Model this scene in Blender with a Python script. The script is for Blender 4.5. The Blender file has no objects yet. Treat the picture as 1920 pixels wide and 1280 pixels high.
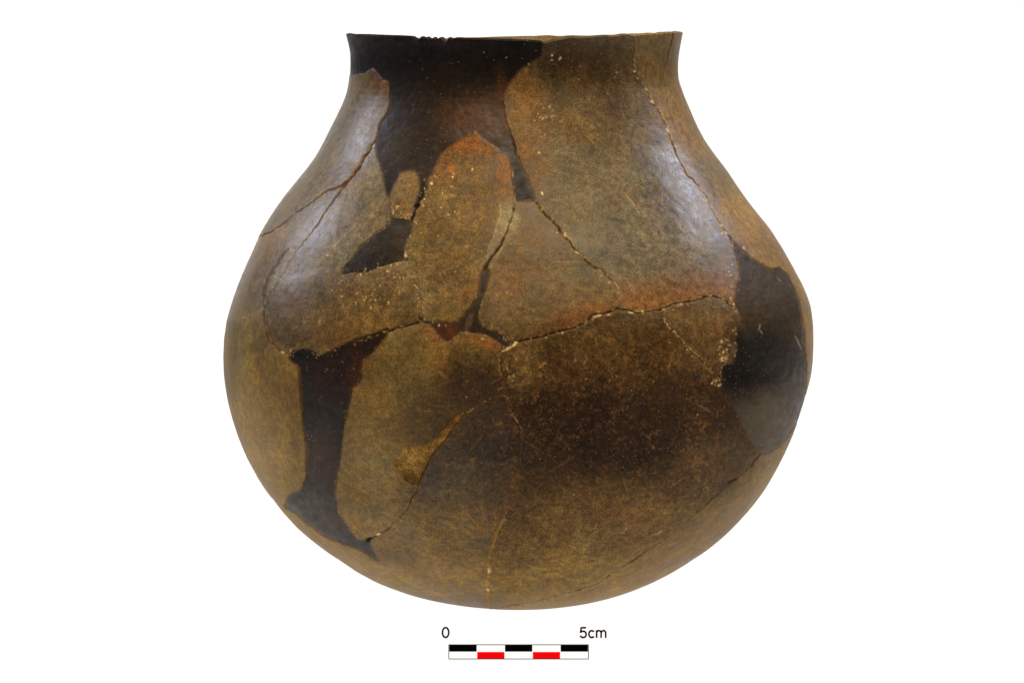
import bpy, math, collections
import numpy as np

# ------------------------------------------------------------------ camera, world, lamps
sc = bpy.context.scene
CAM = (-0.0018975, -2.0, 0.2533249)      # metres; the pot's axis stands at the origin, table top at z = 0
FPX, PITCH, W, H = 10573.03, math.radians(4.53), 1920.0, 1280.0
cam_d = bpy.data.cameras.new('camera')
cam = bpy.data.objects.new('camera', cam_d)
sc.collection.objects.link(cam)
cam.location = CAM
cam.rotation_euler = (math.pi/2 - PITCH, 0, 0)
cam_d.sensor_width = 36.0
cam_d.lens = FPX/W*36.0
cam_d.clip_start, cam_d.clip_end = 0.05, 60.0
sc.camera = cam
sc.render.resolution_x, sc.render.resolution_y = 1024, 682

world = bpy.data.worlds.new('World')
sc.world = world
world.use_nodes = True
bg = world.node_tree.nodes['Background']
bg.inputs[0].default_value = (1.0, 0.90, 0.76, 1)
bg.inputs[1].default_value = 0.10

def area(name, loc, aim, sx, sy, power, col):
    l = bpy.data.lights.new(name, 'AREA')
    l.shape, l.size, l.size_y, l.energy, l.color = 'RECTANGLE', sx, sy, power, col
    o = bpy.data.objects.new(name, l)
    sc.collection.objects.link(o)
    o.location = loc
    d = np.array(aim, float) - np.array(loc, float)
    d /= np.linalg.norm(d)
    o.rotation_euler = (math.acos(max(-1, min(1, -d[2]))), 0, math.atan2(d[1], d[0]) - math.pi/2)
    return o
area('window_lamp', (-0.98, 0.50, 0.72), (0, 0, 0.14), 0.18, 0.36, 4.8, (0.70, 0.77, 1.0))
area('window_lamp', (0.83, 0.43, 0.77), (0, 0, 0.14), 0.10, 0.20, 3.6, (0.70, 0.77, 1.0))
area('ceiling_lamp', (0.10, -0.62, 1.60), (0, 0, 0.10), 1.1, 0.7, 43.0, (1.0, 0.86, 0.63))

vs = sc.view_settings
vs.view_transform, vs.look, vs.exposure, vs.gamma = 'Standard', 'None', 0.0, 1.0
vs.use_curve_mapping = False
sc.render.engine = 'CYCLES'
sc.cycles.use_denoising = True
sc.cycles.max_bounces = 6

# ------------------------------------------------------------------ helpers
rng = np.random.default_rng(7)
def lin(c):
    c = np.asarray(c, float)/255.0
    return np.where(c <= 0.04045, c/12.92, ((c+0.055)/1.055)**2.4)
def sstep(a, b, x):
    t = np.clip((x-a)/(b-a), 0, 1)
    return t*t*(3-2*t)
def link(o, parent=None):
    sc.collection.objects.link(o)
    if parent is not None:
        o.parent = parent
    return o
TAB = rng.random((64, 64, 64)).astype(np.float32)
def vnoise(p):                                   # smooth value noise, p (n,3), result -1..1
    i = np.floor(p).astype(np.int64)
    f = (p-i).astype(np.float32)
    f = f*f*(3-2*f)
    i &= 63
    j = (i+1) & 63
    x0, y0, z0 = i.T; x1, y1, z1 = j.T
    fx, fy, fz = f.T
    a = TAB[x0, y0, z0]*(1-fx)+TAB[x1, y0, z0]*fx
    b = TAB[x0, y1, z0]*(1-fx)+TAB[x1, y1, z0]*fx
    c = TAB[x0, y0, z1]*(1-fx)+TAB[x1, y0, z1]*fx
    d = TAB[x0, y1, z1]*(1-fx)+TAB[x1, y1, z1]*fx
    return 2*((a*(1-fy)+b*fy)*(1-fz)+(c*(1-fy)+d*fy)*fz)-1
def fbm(p, octs=3):
    s = np.zeros(len(p), np.float32); a = 1.0; t = 0
    for k in range(octs):
        s += a*vnoise(p*(2.03**k)+17.3*k); t += a; a *= 0.5
    return s/t

# ------------------------------------------------------------------ materials
def new_mat(name):
    m = bpy.data.materials.new(name)
    m.use_nodes = True
    m.node_tree.nodes.clear()
    return m, m.node_tree.nodes, m.node_tree.links
def plain(name, col, rough=0.5):
    m, n, l = new_mat(name)
    o = n.new('ShaderNodeOutputMaterial'); b = n.new('ShaderNodeBsdfPrincipled')
    b.inputs['Base Color'].default_value = (*col, 1); b.inputs['Roughness'].default_value = rough
    nz = n.new('ShaderNodeTexNoise'); nz.inputs['Scale'].default_value = 900
    mr = n.new('ShaderNodeMapRange'); mr.inputs[3].default_value = rough-0.06; mr.inputs[4].default_value = rough+0.06
    l.new(nz.outputs[0], mr.inputs[0]); l.new(mr.outputs[0], b.inputs['Roughness'])
    l.new(b.outputs[0], o.inputs[0])
    return m

def ceramic(name, grain=1.0, coat=0.0):
    m, n, l = new_mat(name)
    def N(t, **k):
        x = n.new(t)
        for a, v in k.items(): setattr(x, a, v)
        return x
    def math_(op, a, b=None, clamp=False):
        x = N('ShaderNodeMath', operation=op, use_clamp=clamp)
        for i, v in enumerate((a, b)):
            if v is None: continue
            if isinstance(v, (int, float)): x.inputs[i].default_value = v
            else: l.new(v, x.inputs[i])
        return x.outputs[0]
    def rangef(v, a, b, c, d, smooth=True):
        x = N('ShaderNodeMapRange', interpolation_type='SMOOTHSTEP' if smooth else 'LINEAR')
        l.new(v, x.inputs[0])
        for i, q in enumerate((a, b, c, d)): x.inputs[i+1].default_value = q
        return x.outputs[0]
    def mix(fac, a, b, mode='MIX'):
        x = N('ShaderNodeMix', data_type='RGBA', blend_type=mode)
        for i, v in ((0, fac), (6, a), (7, b)):
            if isinstance(v, (int, float)): x.inputs[i].default_value = v
            elif isinstance(v, tuple): x.inputs[i].default_value = (*v, 1)
            else: l.new(v, x.inputs[i])
        return x.outputs[2]
    co = N('ShaderNodeTexCoord').outputs['Object']
    def noise(scale, detail=2, sx=1, sy=1, sz=1, rough=0.55):
        mp = N('ShaderNodeMapping'); mp.inputs['Scale'].default_value = (sx, sy, sz)
        l.new(co, mp.inputs[0])
        x = N('ShaderNodeTexNoise'); x.inputs['Scale'].default_value = scale
        x.inputs['Detail'].default_value = detail; x.inputs['Roughness'].default_value = rough
        l.new(mp.outputs[0], x.inputs['Vector'])
        return x.outputs[0]
    base = N('ShaderNodeAttribute', attribute_name='tint').outputs['Color']
    rough = N('ShaderNodeAttribute', attribute_name='dull').outputs['Fac']
    speck = N('ShaderNodeAttribute', attribute_name='grit').outputs['Fac']
    cloud = noise(75, 4)                 # centimetre clouds
    mott = noise(420, 3)                 # millimetre mottling
    fine = noise(1900, 2)                # grain
    strk = noise(330, 3, 0.35, 0.35, 2.6)  # burnishing marks running round the pot
    g = grain
    gr = math_('ADD', .50, math_('MULTIPLY', speck, .50), False)      # gritty sherds show more grain than burnished ones
    base0 = base
    c = mix(1.0, base, mix(rangef(cloud, .33, .67, 0, 1), (1-.20*g, 1-.22*g, 1-.25*g), (1+.18*g, 1+.17*g, 1+.16*g)), 'MULTIPLY')
    c = mix(1.0, c, mix(rangef(mott, .34, .66, 0, 1), (1-.25*g, 1-.28*g, 1-.33*g), (1+.25*g, 1+.23*g, 1+.18*g)), 'MULTIPLY')
    c = mix(1.0, c, mix(rangef(fine, .32, .68, 0, 1), (1-.40*g, 1-.42*g, 1-.44*g), (1+.44*g, 1+.41*g, 1+.36*g)), 'MULTIPLY')
    c = mix(1.0, c, mix(rangef(strk, .34, .66, 0, 1), (1-.05*g, 1-.05*g, 1-.05*g), (1+.06*g, 1+.05*g, 1+.04*g)), 'MULTIPLY')
    c = mix(gr, base0, c)
    # mineral temper: little pale, tan and rust grains of uneven size
    def grains(scale, keep, rmax, sx=1, sz=1):
        mp = N('ShaderNodeMapping'); mp.inputs['Scale'].default_value = (sx, sx, sz); l.new(co, mp.inputs[0])
        v = N('ShaderNodeTexVoronoi'); v.inputs['Scale'].default_value = scale
        l.new(mp.outputs[0], v.inputs['Vector'])
        sp = N('ShaderNodeSeparateColor'); l.new(v.outputs['Color'], sp.inputs[0])
        th = math_('SUBTRACT', 1.0, math_('MULTIPLY', speck, keep))
        on = math_('GREATER_THAN', sp.outputs[0], th)
        rad = math_('MULTIPLY', math_('ADD', math_('MULTIPLY', sp.outputs[1], .75), .25), rmax)
        d = math_('DIVIDE', v.outputs['Distance'], rad)
        return math_('MULTIPLY', on, rangef(d, .55, 1.0, 1, 0)), sp.outputs[2]
    m1, h1 = grains(520, .06, .30)
    m2, h2 = grains(1250, .24, .42)
    m3, h3 = grains(640, .10, .30, 1, 2.4)
    tan1 = mix(h1, tuple(lin((112, 80, 40))), tuple(lin((156, 134, 94))))
    tan2 = mix(h2, tuple(lin((104, 72, 36))), tuple(lin((146, 122, 80))))
    tan3 = mix(h3, tuple(lin((140, 84, 40))), tuple(lin((150, 128, 84))))
    if g > 0:
        c = mix(math_('MULTIPLY', m2, .62*min(1, g)), c, tan2)
        c = mix(math_('MULTIPLY', m3, .60*min(1, g)), c, tan3)
        c = mix(math_('MULTIPLY', m1, .80*min(1, g)), c, tan1)
    # pits
    vp = N('ShaderNodeTexVoronoi'); vp.inputs['Scale'].default_value = 820; l.new(co, vp.inputs['Vector'])
    sp = N('ShaderNodeSeparateColor'); l.new(vp.outputs['Color'], sp.inputs[0])
    pit = math_('MULTIPLY', math_('GREATER_THAN', sp.outputs[0], .86), rangef(vp.outputs['Distance'], .10, .30, 1, 0))
    c = mix(math_('MULTIPLY', pit, .35*g), c, (.02, .013, .008))
    bs = N('ShaderNodeBsdfPrincipled')
    l.new(c, bs.inputs['Base Color'])
    r = math_('ADD', rough, math_('MULTIPLY', math_('SUBTRACT', mott, .5), .30))
    r = math_('ADD', r, math_('MULTIPLY', math_('SUBTRACT', fine, .5), .22), True)
    l.new(r, bs.inputs['Roughness'])
    l.new(rangef(rough, .30, .58, .42, .09, False), bs.inputs['Specular IOR Level'])
    hgt = math_('ADD', math_('MULTIPLY', mott, .55), math_('MULTIPLY', fine, .35))
    hgt = math_('ADD', hgt, math_('MULTIPLY', strk, .08))
    hgt = math_('SUBTRACT', hgt, math_('MULTIPLY', pit, .8))
    hgt = math_('ADD', hgt, math_('MULTIPLY', m1, .35))
    bp = N('ShaderNodeBump'); bp.inputs['Strength'].default_value = .55*(.45+.55*min(1, g))
    bp.inputs['Distance'].default_value = 0.00016
    l.new(hgt, bp.inputs['Height']); l.new(bp.outputs[0], bs.inputs['Normal'])
    o = N('ShaderNodeOutputMaterial'); l.new(bs.outputs[0], o.inputs[0])
    return m
MAT_SHERD = ceramic('burnished_earthenware', 1.0)
MAT_FILL = ceramic('painted_plaster_fill', 0.85)
MAT_OCHRE = ceramic('rough_ochre_filler', 1.35)

def sweep_glow_mat():
    m, n, l = new_mat('glowing_white_sweep')
    o = n.new('ShaderNodeOutputMaterial'); e = n.new('ShaderNodeEmission')
    e.inputs[0].default_value = (1.0, 0.94, 0.90, 1); e.inputs[1].default_value = 1.13  # added white glow, also lights the pot from below and behind
    l.new(e.outputs[0], o.inputs[0])
    return m
MAT_GLOW = sweep_glow_mat()

# ------------------------------------------------------------------ the setting: glowing white sweep, added to keep the ground free of shadow
def sweep():
    prof = [(-0.405, -0.06), (-0.405, -0.004), (-0.402, 0.0), (0.70, 0.0)]
    for k in range(1, 13):
        a = math.pi/2*k/12
        prof.append((0.70+0.20*math.sin(a), 0.20-0.20*math.cos(a)))
    prof.append((0.90, 0.48))
    v, f = [], []
    for i, (y, z) in enumerate(prof):
        v += [(-0.60, y, z), (0.60, y, z)]
        if i: f.append((2*i-2, 2*i-1, 2*i+1, 2*i))
    me = bpy.data.meshes.new('glowing_sweep'); me.from_pydata(v, [], f)
    me.polygons.foreach_set('use_smooth', [i > 2 for i in range(len(f))])
    me.materials.append(MAT_GLOW)
    o = link(bpy.data.objects.new('glowing_sweep', me))
    o['kind'] = 'structure'
    o['label'] = 'plain white glowing sweep added under and behind the pot'
sweep()

# ------------------------------------------------------------------ the pot: its two outlines (radius, height in mm) from lip to base
PR=[(58.66,204.41),(58.25,202.11),(57.81,199.81),(57.40,197.50),(57.10,195.18),(56.94,192.85),(56.95,190.51),(57.21,188.20),(57.77,185.95),(58.58,183.76),(59.50,181.60),(60.41,179.44),(61.31,177.28),(62.23,175.12),(63.21,173.00),(64.26,170.90),(65.32,168.81),(66.43,166.76),(67.64,164.75),(68.93,162.80),(70.30,160.90),(71.74,159.05),(73.18,157.21),(74.59,155.33),(75.92,153.41),(77.22,151.46),(78.55,149.53),(79.90,147.62),(81.26,145.70),(82.62,143.80),(84.05,141.94),(85.52,140.12),(87.00,138.30),(88.45,136.47),(89.86,134.60),(91.20,132.67),(92.47,130.70),(93.71,128.72),(94.92,126.71),(96.11,124.69),(97.27,122.66),(98.40,120.61),(99.51,118.54),(100.59,116.46),(101.64,114.37),(102.59,112.23),(103.40,110.03),(104.05,107.79),(104.53,105.50),(104.86,103.18),(105.09,100.85),(105.23,98.51),(105.31,96.17),(105.33,93.83),(105.29,91.49),(105.19,89.14),(105.03,86.81),(104.76,84.48),(104.34,82.18),(103.82,79.90),(103.24,77.63),(102.68,75.59),(102.01,73.35),(101.30,71.12),(100.57,68.89),(99.82,66.67),(99.05,64.46),(98.23,62.26),(97.36,60.09),(96.44,57.93),(95.48,55.80),(94.45,53.69),(93.36,51.61),(92.24,49.56),(91.09,47.52),(89.90,45.50),(88.65,43.52),(87.34,41.58),(85.98,39.67),(84.56,37.81),(83.08,35.99),(81.55,34.22),(79.98,32.48),(78.38,30.77),(76.74,29.09),(75.07,27.45),(73.36,25.84),(71.62,24.28),(69.81,22.80),(67.93,21.40),(66.01,20.05),(64.07,18.74),(62.12,17.44),(60.16,16.16),(58.18,14.91),(56.17,13.70),(54.14,12.53),(52.09,11.41),(50.00,10.33),(47.89,9.32),(45.76,8.36),(43.59,7.45),(41.41,6.60),(39.21,5.80),(36.99,5.06),(34.75,4.37),(32.49,3.74),(30.22,3.16),(27.94,2.63),(25.64,2.16),(23.34,1.75),(21.02,1.38),(18.70,1.07),(16.37,0.81),(14.04,0.58),(11.71,0.40),(9.37,0.26),(7.03,0.15),(4.69,0.07),(2.34,0.02),(0.00,0.00)]
PL=[(60.85,204.23),(60.34,201.95),(59.83,199.67),(59.44,197.38),(59.30,195.06),(59.32,192.73),(59.41,190.40),(59.57,188.07),(59.86,185.76),(60.32,183.48),(60.97,181.25),(61.80,179.07),(62.76,176.95),(63.80,174.86),(64.89,172.79),(65.96,170.72),(67.00,168.63),(68.05,166.55),(69.18,164.51),(70.35,162.49),(71.59,160.51),(72.93,158.61),(74.33,156.74),(75.77,154.90),(77.25,153.11),(78.76,151.33),(80.24,149.52),(81.69,147.69),(83.09,145.82),(84.44,143.92),(85.74,141.98),(86.98,140.00),(88.21,138.02),(89.45,136.04),(90.65,134.04),(91.75,131.98),(92.72,129.87),(93.64,127.72),(94.58,125.58),(95.57,123.47),(96.58,121.36),(97.53,119.24),(98.43,117.08),(99.28,114.91),(100.08,112.72),(100.87,110.52),(101.62,108.31),(102.31,106.08),(102.89,103.82),(103.34,101.53),(103.68,99.22),(103.97,96.91),(104.20,94.59),(104.36,92.26),(104.44,89.93),(104.43,87.59),(104.35,85.26),(104.21,82.93),(104.00,80.61),(103.70,78.29),(103.34,75.99),(102.96,73.92),(102.46,71.64),(101.88,69.38),(101.24,67.14),(100.53,64.91),(99.75,62.71),(98.91,60.54),(98.02,58.38),(97.07,56.25),(96.06,54.14),(95.00,52.07),(93.90,50.01),(92.78,47.95),(91.65,45.92),(90.45,43.92),(89.12,42.00),(87.71,40.14),(86.30,38.29),(84.89,36.42),(83.46,34.58),(81.97,32.79),(80.40,31.06),(78.75,29.41),(77.04,27.82),(75.29,26.28),(73.50,24.78),(71.67,23.33),(69.82,21.91),(67.92,20.55),(66.00,19.22),(64.06,17.93),(62.13,16.62),(60.20,15.30),(58.26,14.01),(56.28,12.77),(54.26,11.61),(52.20,10.51),(50.09,9.50),(47.96,8.57),(45.79,7.70),(43.60,6.88),(41.40,6.12),(39.17,5.42),(36.93,4.76),(34.68,4.16),(32.41,3.60),(30.13,3.09),(27.84,2.63),(25.55,2.20),(23.25,1.82),(20.94,1.47),(18.63,1.16),(16.31,0.88),(13.99,0.64),(11.66,0.45),(9.33,0.28),(7.00,0.16),(4.67,0.08),(2.33,0.03),(0.00,0.00)]
PR = np.array(PR)/1000; PL = np.array(PL)/1000
def arc(p):
    s = np.r_[0, np.cumsum(np.hypot(*np.diff(p, axis=0).T))]
    return s/s[-1]
LEN = 0.2804
s_vis = np.arange(0.0008, 0.232, 0.00030)
s_low = np.arange(s_vis[-1]+0.0006, LEN, 0.0011)
S = np.r_[s_vis, s_low, LEN]
tS = S/LEN
aR, aL = arc(PR), arc(PL)
rR, zR = np.interp(tS, aR, PR[:, 0]), np.interp(tS, aR, PR[:, 1])
rL, zL = np.interp(tS, aL, PL[:, 0]), np.interp(tS, aL, PL[:, 1])
# rows that go over the lip and down inside: (radial inset, drop) in mm, listed from inside to outside
LIP = [(6.2, 24), (5.9, 20), (5.5, 16), (5.1, 12), (4.8, 8), (4.5, 5), (4.3, 3.2), (4.05, 2.0), (3.7, 1.1), (3.3, .45), (2.8, .08), (2.2, -.1), (1.6, -.1), (1.0, .0), (.55, .2), (.22, .5)]
NL = len(LIP)
TH_F = math.radians(112)
th_front = np.arange(-TH_F, TH_F+1e-9, 0.00305)
TH_F = th_front[-1]
th_back = np.linspace(th_front[-1], 2*math.pi+th_front[0], 72)[1:-1]
TH = np.r_[th_front, th_back]
NF, NC, NR = len(th_front), len(TH), len(S)+NL
ws = (1+np.sin(TH))/2
r_rows = np.r_[[0]*NL, rR][:, None]*ws + np.r_[[0]*NL, rL][:, None]*(1-ws)
z_rows = np.r_[[0]*NL, zR][:, None]*ws + np.r_[[0]*NL, zL][:, None]*(1-ws)
for i, (dr, dz) in enumerate(LIP):
    r_rows[i] = r_rows[NL]-dr/1000 + (0.0004 if i > 8 else 0)
    z_rows[i] = z_rows[NL]-dz/1000 + 0.0008
# the hand-made rim is not level: height offsets (mm) by angle
RA = np.radians([-180, -150, -120, -90, -60, -42, -33, -20, -6, 7, 9.5, 12, 17, 25, 36, 47, 55, 65, 78, 90, 120, 150, 180])
RZ = np.array([-2.7, -3.4, -2.4, 0.0, .25, .15, 0, -.25, -.6, -1.15, -1.75, -.75, -.15, .2, .45, .55, .75, .95, .7, .1, -.9, -2.2, -2.7])
thw = (TH+math.pi) % (2*math.pi)-math.pi
rimz = np.interp(thw, RA, RZ)/1000
rimz = rimz + (0.00004+0.00013*sstep(.1, .3, thw))*(np.sin(thw*19+1)*np.sin(thw*11.3)+.6*np.sin(thw*43+.4)*np.sin(thw*7))
fall = np.r_[np.ones(NL), 1-sstep(0, 0.030, S)]
z_rows = z_rows + fall[:, None]*rimz[None]
X = r_rows*np.sin(TH); Y = -r_rows*np.cos(TH); Z = z_rows
P = np.stack([X, Y, Z], -1)

def project(p):
    d = p-np.array(CAM)
    c, s = math.cos(PITCH), math.sin(PITCH)
    zc = d[..., 1]*c-d[..., 2]*s
    return 960+FPX*d[..., 0]/zc, 640-FPX*(d[..., 1]*s+d[..., 2]*c)/zc
# chart coordinates on the pot's wall: about 5270 units to the metre, unrolled past the sides, the base and the lip
U, V = project(P)
U = U[:, :NF].copy(); V = V[:, :NF].copy()
iL = np.searchsorted(th_front, -math.pi/2*.985); iR = np.searchsorted(th_front, math.pi/2*.985)
for j0, rgn, sg in ((iL, range(iL-1, -1, -1), -1), (iR, range(iR+1, NF), 1)):
    for j in rgn:
        U[:, j] = U[:, j0]+sg*np.abs(th_front[j]-th_front[j0])*np.maximum(r_rows[:, j0], .02)*5270
        V[:, j] = V[:, j0]
am = V[NL:].argmax(0)
ii = np.arange(len(S))[:, None]
ext = V[NL:].max(0)[None]+(S[:, None]-S[am][None])*5270
V[NL:] = np.where(ii > am[None], ext, V[NL:])
Ub = np.take_along_axis(U[NL:], am[None], 0)
U[NL:] = np.where(ii > am[None], Ub+(U[NL:]-Ub)*.3, U[NL:])
for i in range(NL-1, -1, -1):
    U[i] = U[NL]; V[i] = V[NL]-2.0-0.8*(NL-1-i)

# ------------------------------------------------------------------ the wall chart: which sherd, how deep, what colour
OX, OY, CW, CH = 180, -150, 1620, 1640
def fract(pts, amp, depth=4):
    p = [np.array(q, float) for q in pts]
    out = [p[0]]
    for a, b in zip(p[:-1], p[1:]):
        n = max(1, int(np.hypot(*(b-a))/5))
        d = (b-a)/max(1e-6, np.hypot(*(b-a))); nn = np.array([-d[1], d[0]])
        for k in range(1, n+1):
            q = a+(b-a)*k/n
            if k < n: q = q+nn*rng.normal()*amp*min(1, k, n-k)
            out.append(q)
    return np.array(out)
LINES = []
def line(pts, w=1.0, depth=0.0, col=(26, 15, 8), strength=0.9, jit=0.8, pale=0.0, barrier=True, gap=0.0):
    """w: half-width at the ends .. list allowed; depth in mm; pale: chips of light clay along the edge; gap: share of the run where it closes up"""
    depth = depth*.62
    f = fract(pts, jit)
    ww = np.interp(np.linspace(0, 1, len(f)), np.linspace(0, 1, len(w)), w) if isinstance(w, (list, tuple)) else np.full(len(f), float(w))
    ww = .82*ww*(1+.35*rng.normal(size=len(f)))
    ww = np.maximum(ww, 0.05)
    LINES.append((f, ww, depth, lin(col), strength, pale, barrier, gap))
    return f
BLK, RUST, OCH = (14, 9, 6), (62, 30, 8), (96, 60, 18)
# black fill of the neck, left side against the left sherds
line([(180, 150), (640, 143), (660, 141), (683, 138), (698, 128), (704, 134), (714, 147), (729, 156), (731, 171), (730, 195), (725, 214), (715, 226), (709, 237), (706, 256), (702, 269)], .5, .05, (70, 40, 18), .35)
line([(702, 269), (705, 292), (712, 309), (718, 335), (719, 354), (726, 370), (731, 374)], .6, .06, (40, 26, 14), .3)
# the small pale sherd beside it
line([(731, 373), (737, 350), (748, 324), (761, 321), (778, 322), (784, 335), (786, 351), (783, 366), (776, 385), (772, 400), (769, 415)], .6, .06, (60, 40, 22), .3)
line([(731, 374), (732, 399), (737, 410), (752, 410), (769, 415), (771, 416)], [1.2, 1.0, .8], .10, (40, 26, 12), .6, pale=.5)
line([(732, 399), (732, 410)], .5, .05)
# neck fill against the tongue sherd and the right shoulder sherd
TONGUE_L = [(889, 248), (874, 257), (859, 267), (840, 278), (825, 291), (816, 310), (810, 327), (800, 340), (799, 355), (789, 372), (773, 409), (771, 416)]
line(TONGUE_L, .6, .05, (70, 38, 14), .3)
line([(799, 352), (788, 370), (781, 386), (776, 402), (771, 416)], [3, 4, 4.6, 3.6, 2.6], .28, (24, 18, 16), .95, barrier=False)
line([(776, 386), (786, 384)], [3, 1.5], .5, (10, 8, 8), 1, barrier=False)
line([(889, 248), (902, 261), (919, 271), (932, 280), (937, 287), (949, 289), (954, 299), (959, 319), (960, 342), (964, 366), (964, 379)], .6, .06, (80, 46, 22), .3, pale=.25)
line([(1017, -150), (1016.5, 75), (1017, 89), (1015, 104), (1004, 113), (985, 126), (970, 139), (957, 156), (947, 175), (943, 196), (946, 218), (954, 246), (962, 262), (967, 282), (973, 295), (979, 314), (990, 334), (999, 355), (1001, 366), (1003, 376)], .6, .05, (50, 26, 10), .35)
line([(1003, 376), (982, 377), (964, 379)], .8, .05, (60, 48, 36), .4)
line([(943, 190), (949, 225), (960, 258), (968, 290)], 2.2, .05, (20, 12, 8), .55, barrier=False)
# dark wedge on the left
line([(771, 416), (772, 429), (763, 449), (758, 466), (757, 474), (764, 487)], [.8, 1.0, 1.6], .12, (40, 24, 12), .7, pale=.35)
line([(764, 487), (758, 489), (741, 490), (724, 495), (704, 503), (684, 508), (658, 509), (641, 515)], [1.0, 2.2, 3.4, 3.0, 1.4], .30, (12, 9, 7), .9, pale=.2)
line([(732, 410), (724, 421), (710, 431), (696, 444), (682, 455), (671, 464), (662, 479), (652, 493), (645, 501), (641, 515)], [.8, .7, .9, .7], .10, (40, 26, 14), .6, pale=.45)
line([(641, 515), (632, 534), (623, 552), (614, 565), (606, 582)], [.9, .7, .3], .06, (112, 92, 60), .6, barrier=False)
# tongue sherd, left and right cracks
line([(764, 487), (772, 514), (786, 547), (787, 564), (791, 586), (792, 595), (794, 601)], [.8, .6, .9, 1.3], .14, (74, 56, 30), .7, pale=.25)
line([(794, 601), (807, 602), (825, 602), (840, 606), (856, 602), (871, 586), (882, 571), (895, 556), (897, 529), (900, 511), (906, 505)], [.8, .7, .6], .06, (60, 36, 16), .4, pale=.3)
line([(906, 505), (913, 494), (921, 481), (935, 464), (943, 448), (951, 431), (953, 422), (957, 413), (961, 400), (964, 379)], [4.2, 3.0, 2.6, 2.4, 2.6, 2.2, 1.6], .6, (40, 21, 7), .95, pale=.25, gap=.22)
line([(906, 505), (918, 507)], .6, .05)
# right edge of the web of fill, then the middle sherd
line([(918, 507), (915, 520), (910, 547), (903, 560), (899, 577), (895, 595), (899, 606), (912, 616), (930, 622), (950, 630), (961, 641)], .6, .05, (60, 46, 34), .4, pale=.35)
line([(1003, 376), (1012, 389), (1024, 405), (1039, 417), (1054, 436), (1070, 453), (1074, 464), (1087, 475), (1098, 488), (1114, 501), (1129, 505), (1136, 516), (1147, 526), (1159, 541)], [1.6, 2.1, 2.0, 2.2, 2.0, 1.2, 1.6, .8], .6, (60, 33, 11), .92, pale=.45, gap=.2)
line([(1159, 541), (1166, 552), (1177, 580)], .35, .03, (80, 58, 36), .3)
# long crack round the belly
line([(728, 621), (741, 615), (759, 612), (770, 608), (788, 604), (794, 601)], [2.4, 1.8, 1.8, 2.2], .55, (28, 14, 6), .95, pale=.15)
line([(786, 596), (794, 603), (802, 605)], [3.2, 2.4], .4, (16, 10, 6), .9, barrier=False)
line([(961, 641), (978, 638), (1004, 633), (1033, 625), (1061, 618), (1083, 611), (1101, 601), (1114, 588), (1125, 588), (1137, 585), (1155, 579), (1177, 580), (1194, 587), (1212, 583), (1236, 582), (1251, 574), (1273, 566), (1302, 563), (1321, 556), (1334, 554), (1350, 558), (1365, 567), (1377, 574)], [2.6, 2.2, 2.0, 2.6, 2.6, 1.8, 1.6, 2.2, 1.7, 1.8, 1.6], .75, (50, 24, 7), .92, pale=.55, gap=.12)
line([(1236, 582), (1243, 600), (1251, 615), (1271, 633), (1282, 642), (1297, 659), (1312, 672), (1326, 694), (1341, 705), (1348, 712)], [1.2, 1.4, 1.6, 1.1, .9, .9], .28, (66, 44, 18), .75, pale=.6, gap=.3)
# web of fill: lower edge
line([(794, 601), (805, 607), (812, 617), (827, 636), (840, 643), (851, 634), (856, 626), (862, 621), (873, 623), (895, 625), (912, 630), (930, 639), (943, 650), (939, 656), (931, 667)], [.9, .7, .7, .8], .07, (60, 34, 14), .45, pale=.4)
line([(961, 641), (950, 652), (939, 661), (931, 667)], [1.2, 1.5], .12, (60, 46, 34), .4)
# upright crack of the lower belly
line([(931, 667), (932, 679), (934, 697), (939, 712), (943, 728), (950, 749), (956, 776), (969, 791), (977, 806)], [2.4, 2.0, 2.2, 1.5, 1.0, .8], .38, (92, 56, 20), .85, pale=.6, gap=.1)
line([(977, 806), (977, 837), (975, 859), (971, 887), (966, 904), (959, 930), (952, 946), (948, 961)], [.8, .8, .5], .10, (106, 70, 32), .8, gap=.2)
line([(948, 961), (939, 981), (931, 996), (926, 1015), (920, 1031), (915, 1053), (916, 1070), (913, 1090), (914, 1105), (914, 1121), (914, 1145), (914, 1300), (914, 1489)], [2.4, 2.9, 2.6, 2.4, 1.2, 1.4, .3, .2, .2], .16, (136, 102, 48), .95, pale=.3, gap=.05)
# crack with ochre filler between the two lower sherds
line([(939, 712), (931, 736), (912, 750), (890, 762), (873, 771)], [.5, .8, 1.2], .08, (78, 54, 24), .5, pale=.2)
line([(873, 771), (858, 777), (842, 788), (826, 806), (814, 822), (800, 832), (790, 837), (770, 838), (752, 843), (741, 858), (738, 872), (752, 890), (766, 902), (783, 908)], [1.2, 2.6, 2.4, 1.0, .4, .3, .5, 1.0], .14, (52, 36, 16), .6, jit=1.8)
line([(873, 771), (864, 785), (850, 801), (834, 826), (816, 843), (805, 861), (797, 878), (783, 908)], [.8, 1.4, 1.6, 1.6, 1.4], .35, (34, 20, 8), .9)
line([(783, 908), (780, 923), (771, 934), (766, 950), (757, 961), (744, 976), (727, 991), (709, 1002), (692, 1009), (687, 1013)], [1.2, 1.6, 1.2, 1.6, .9, 1.4], .38, (46, 28, 8), .9, pale=.25, gap=.1)
line([(690, 1012), (694, 1008)], 3.2, .8, (6, 4, 2), 1, barrier=False)
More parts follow.
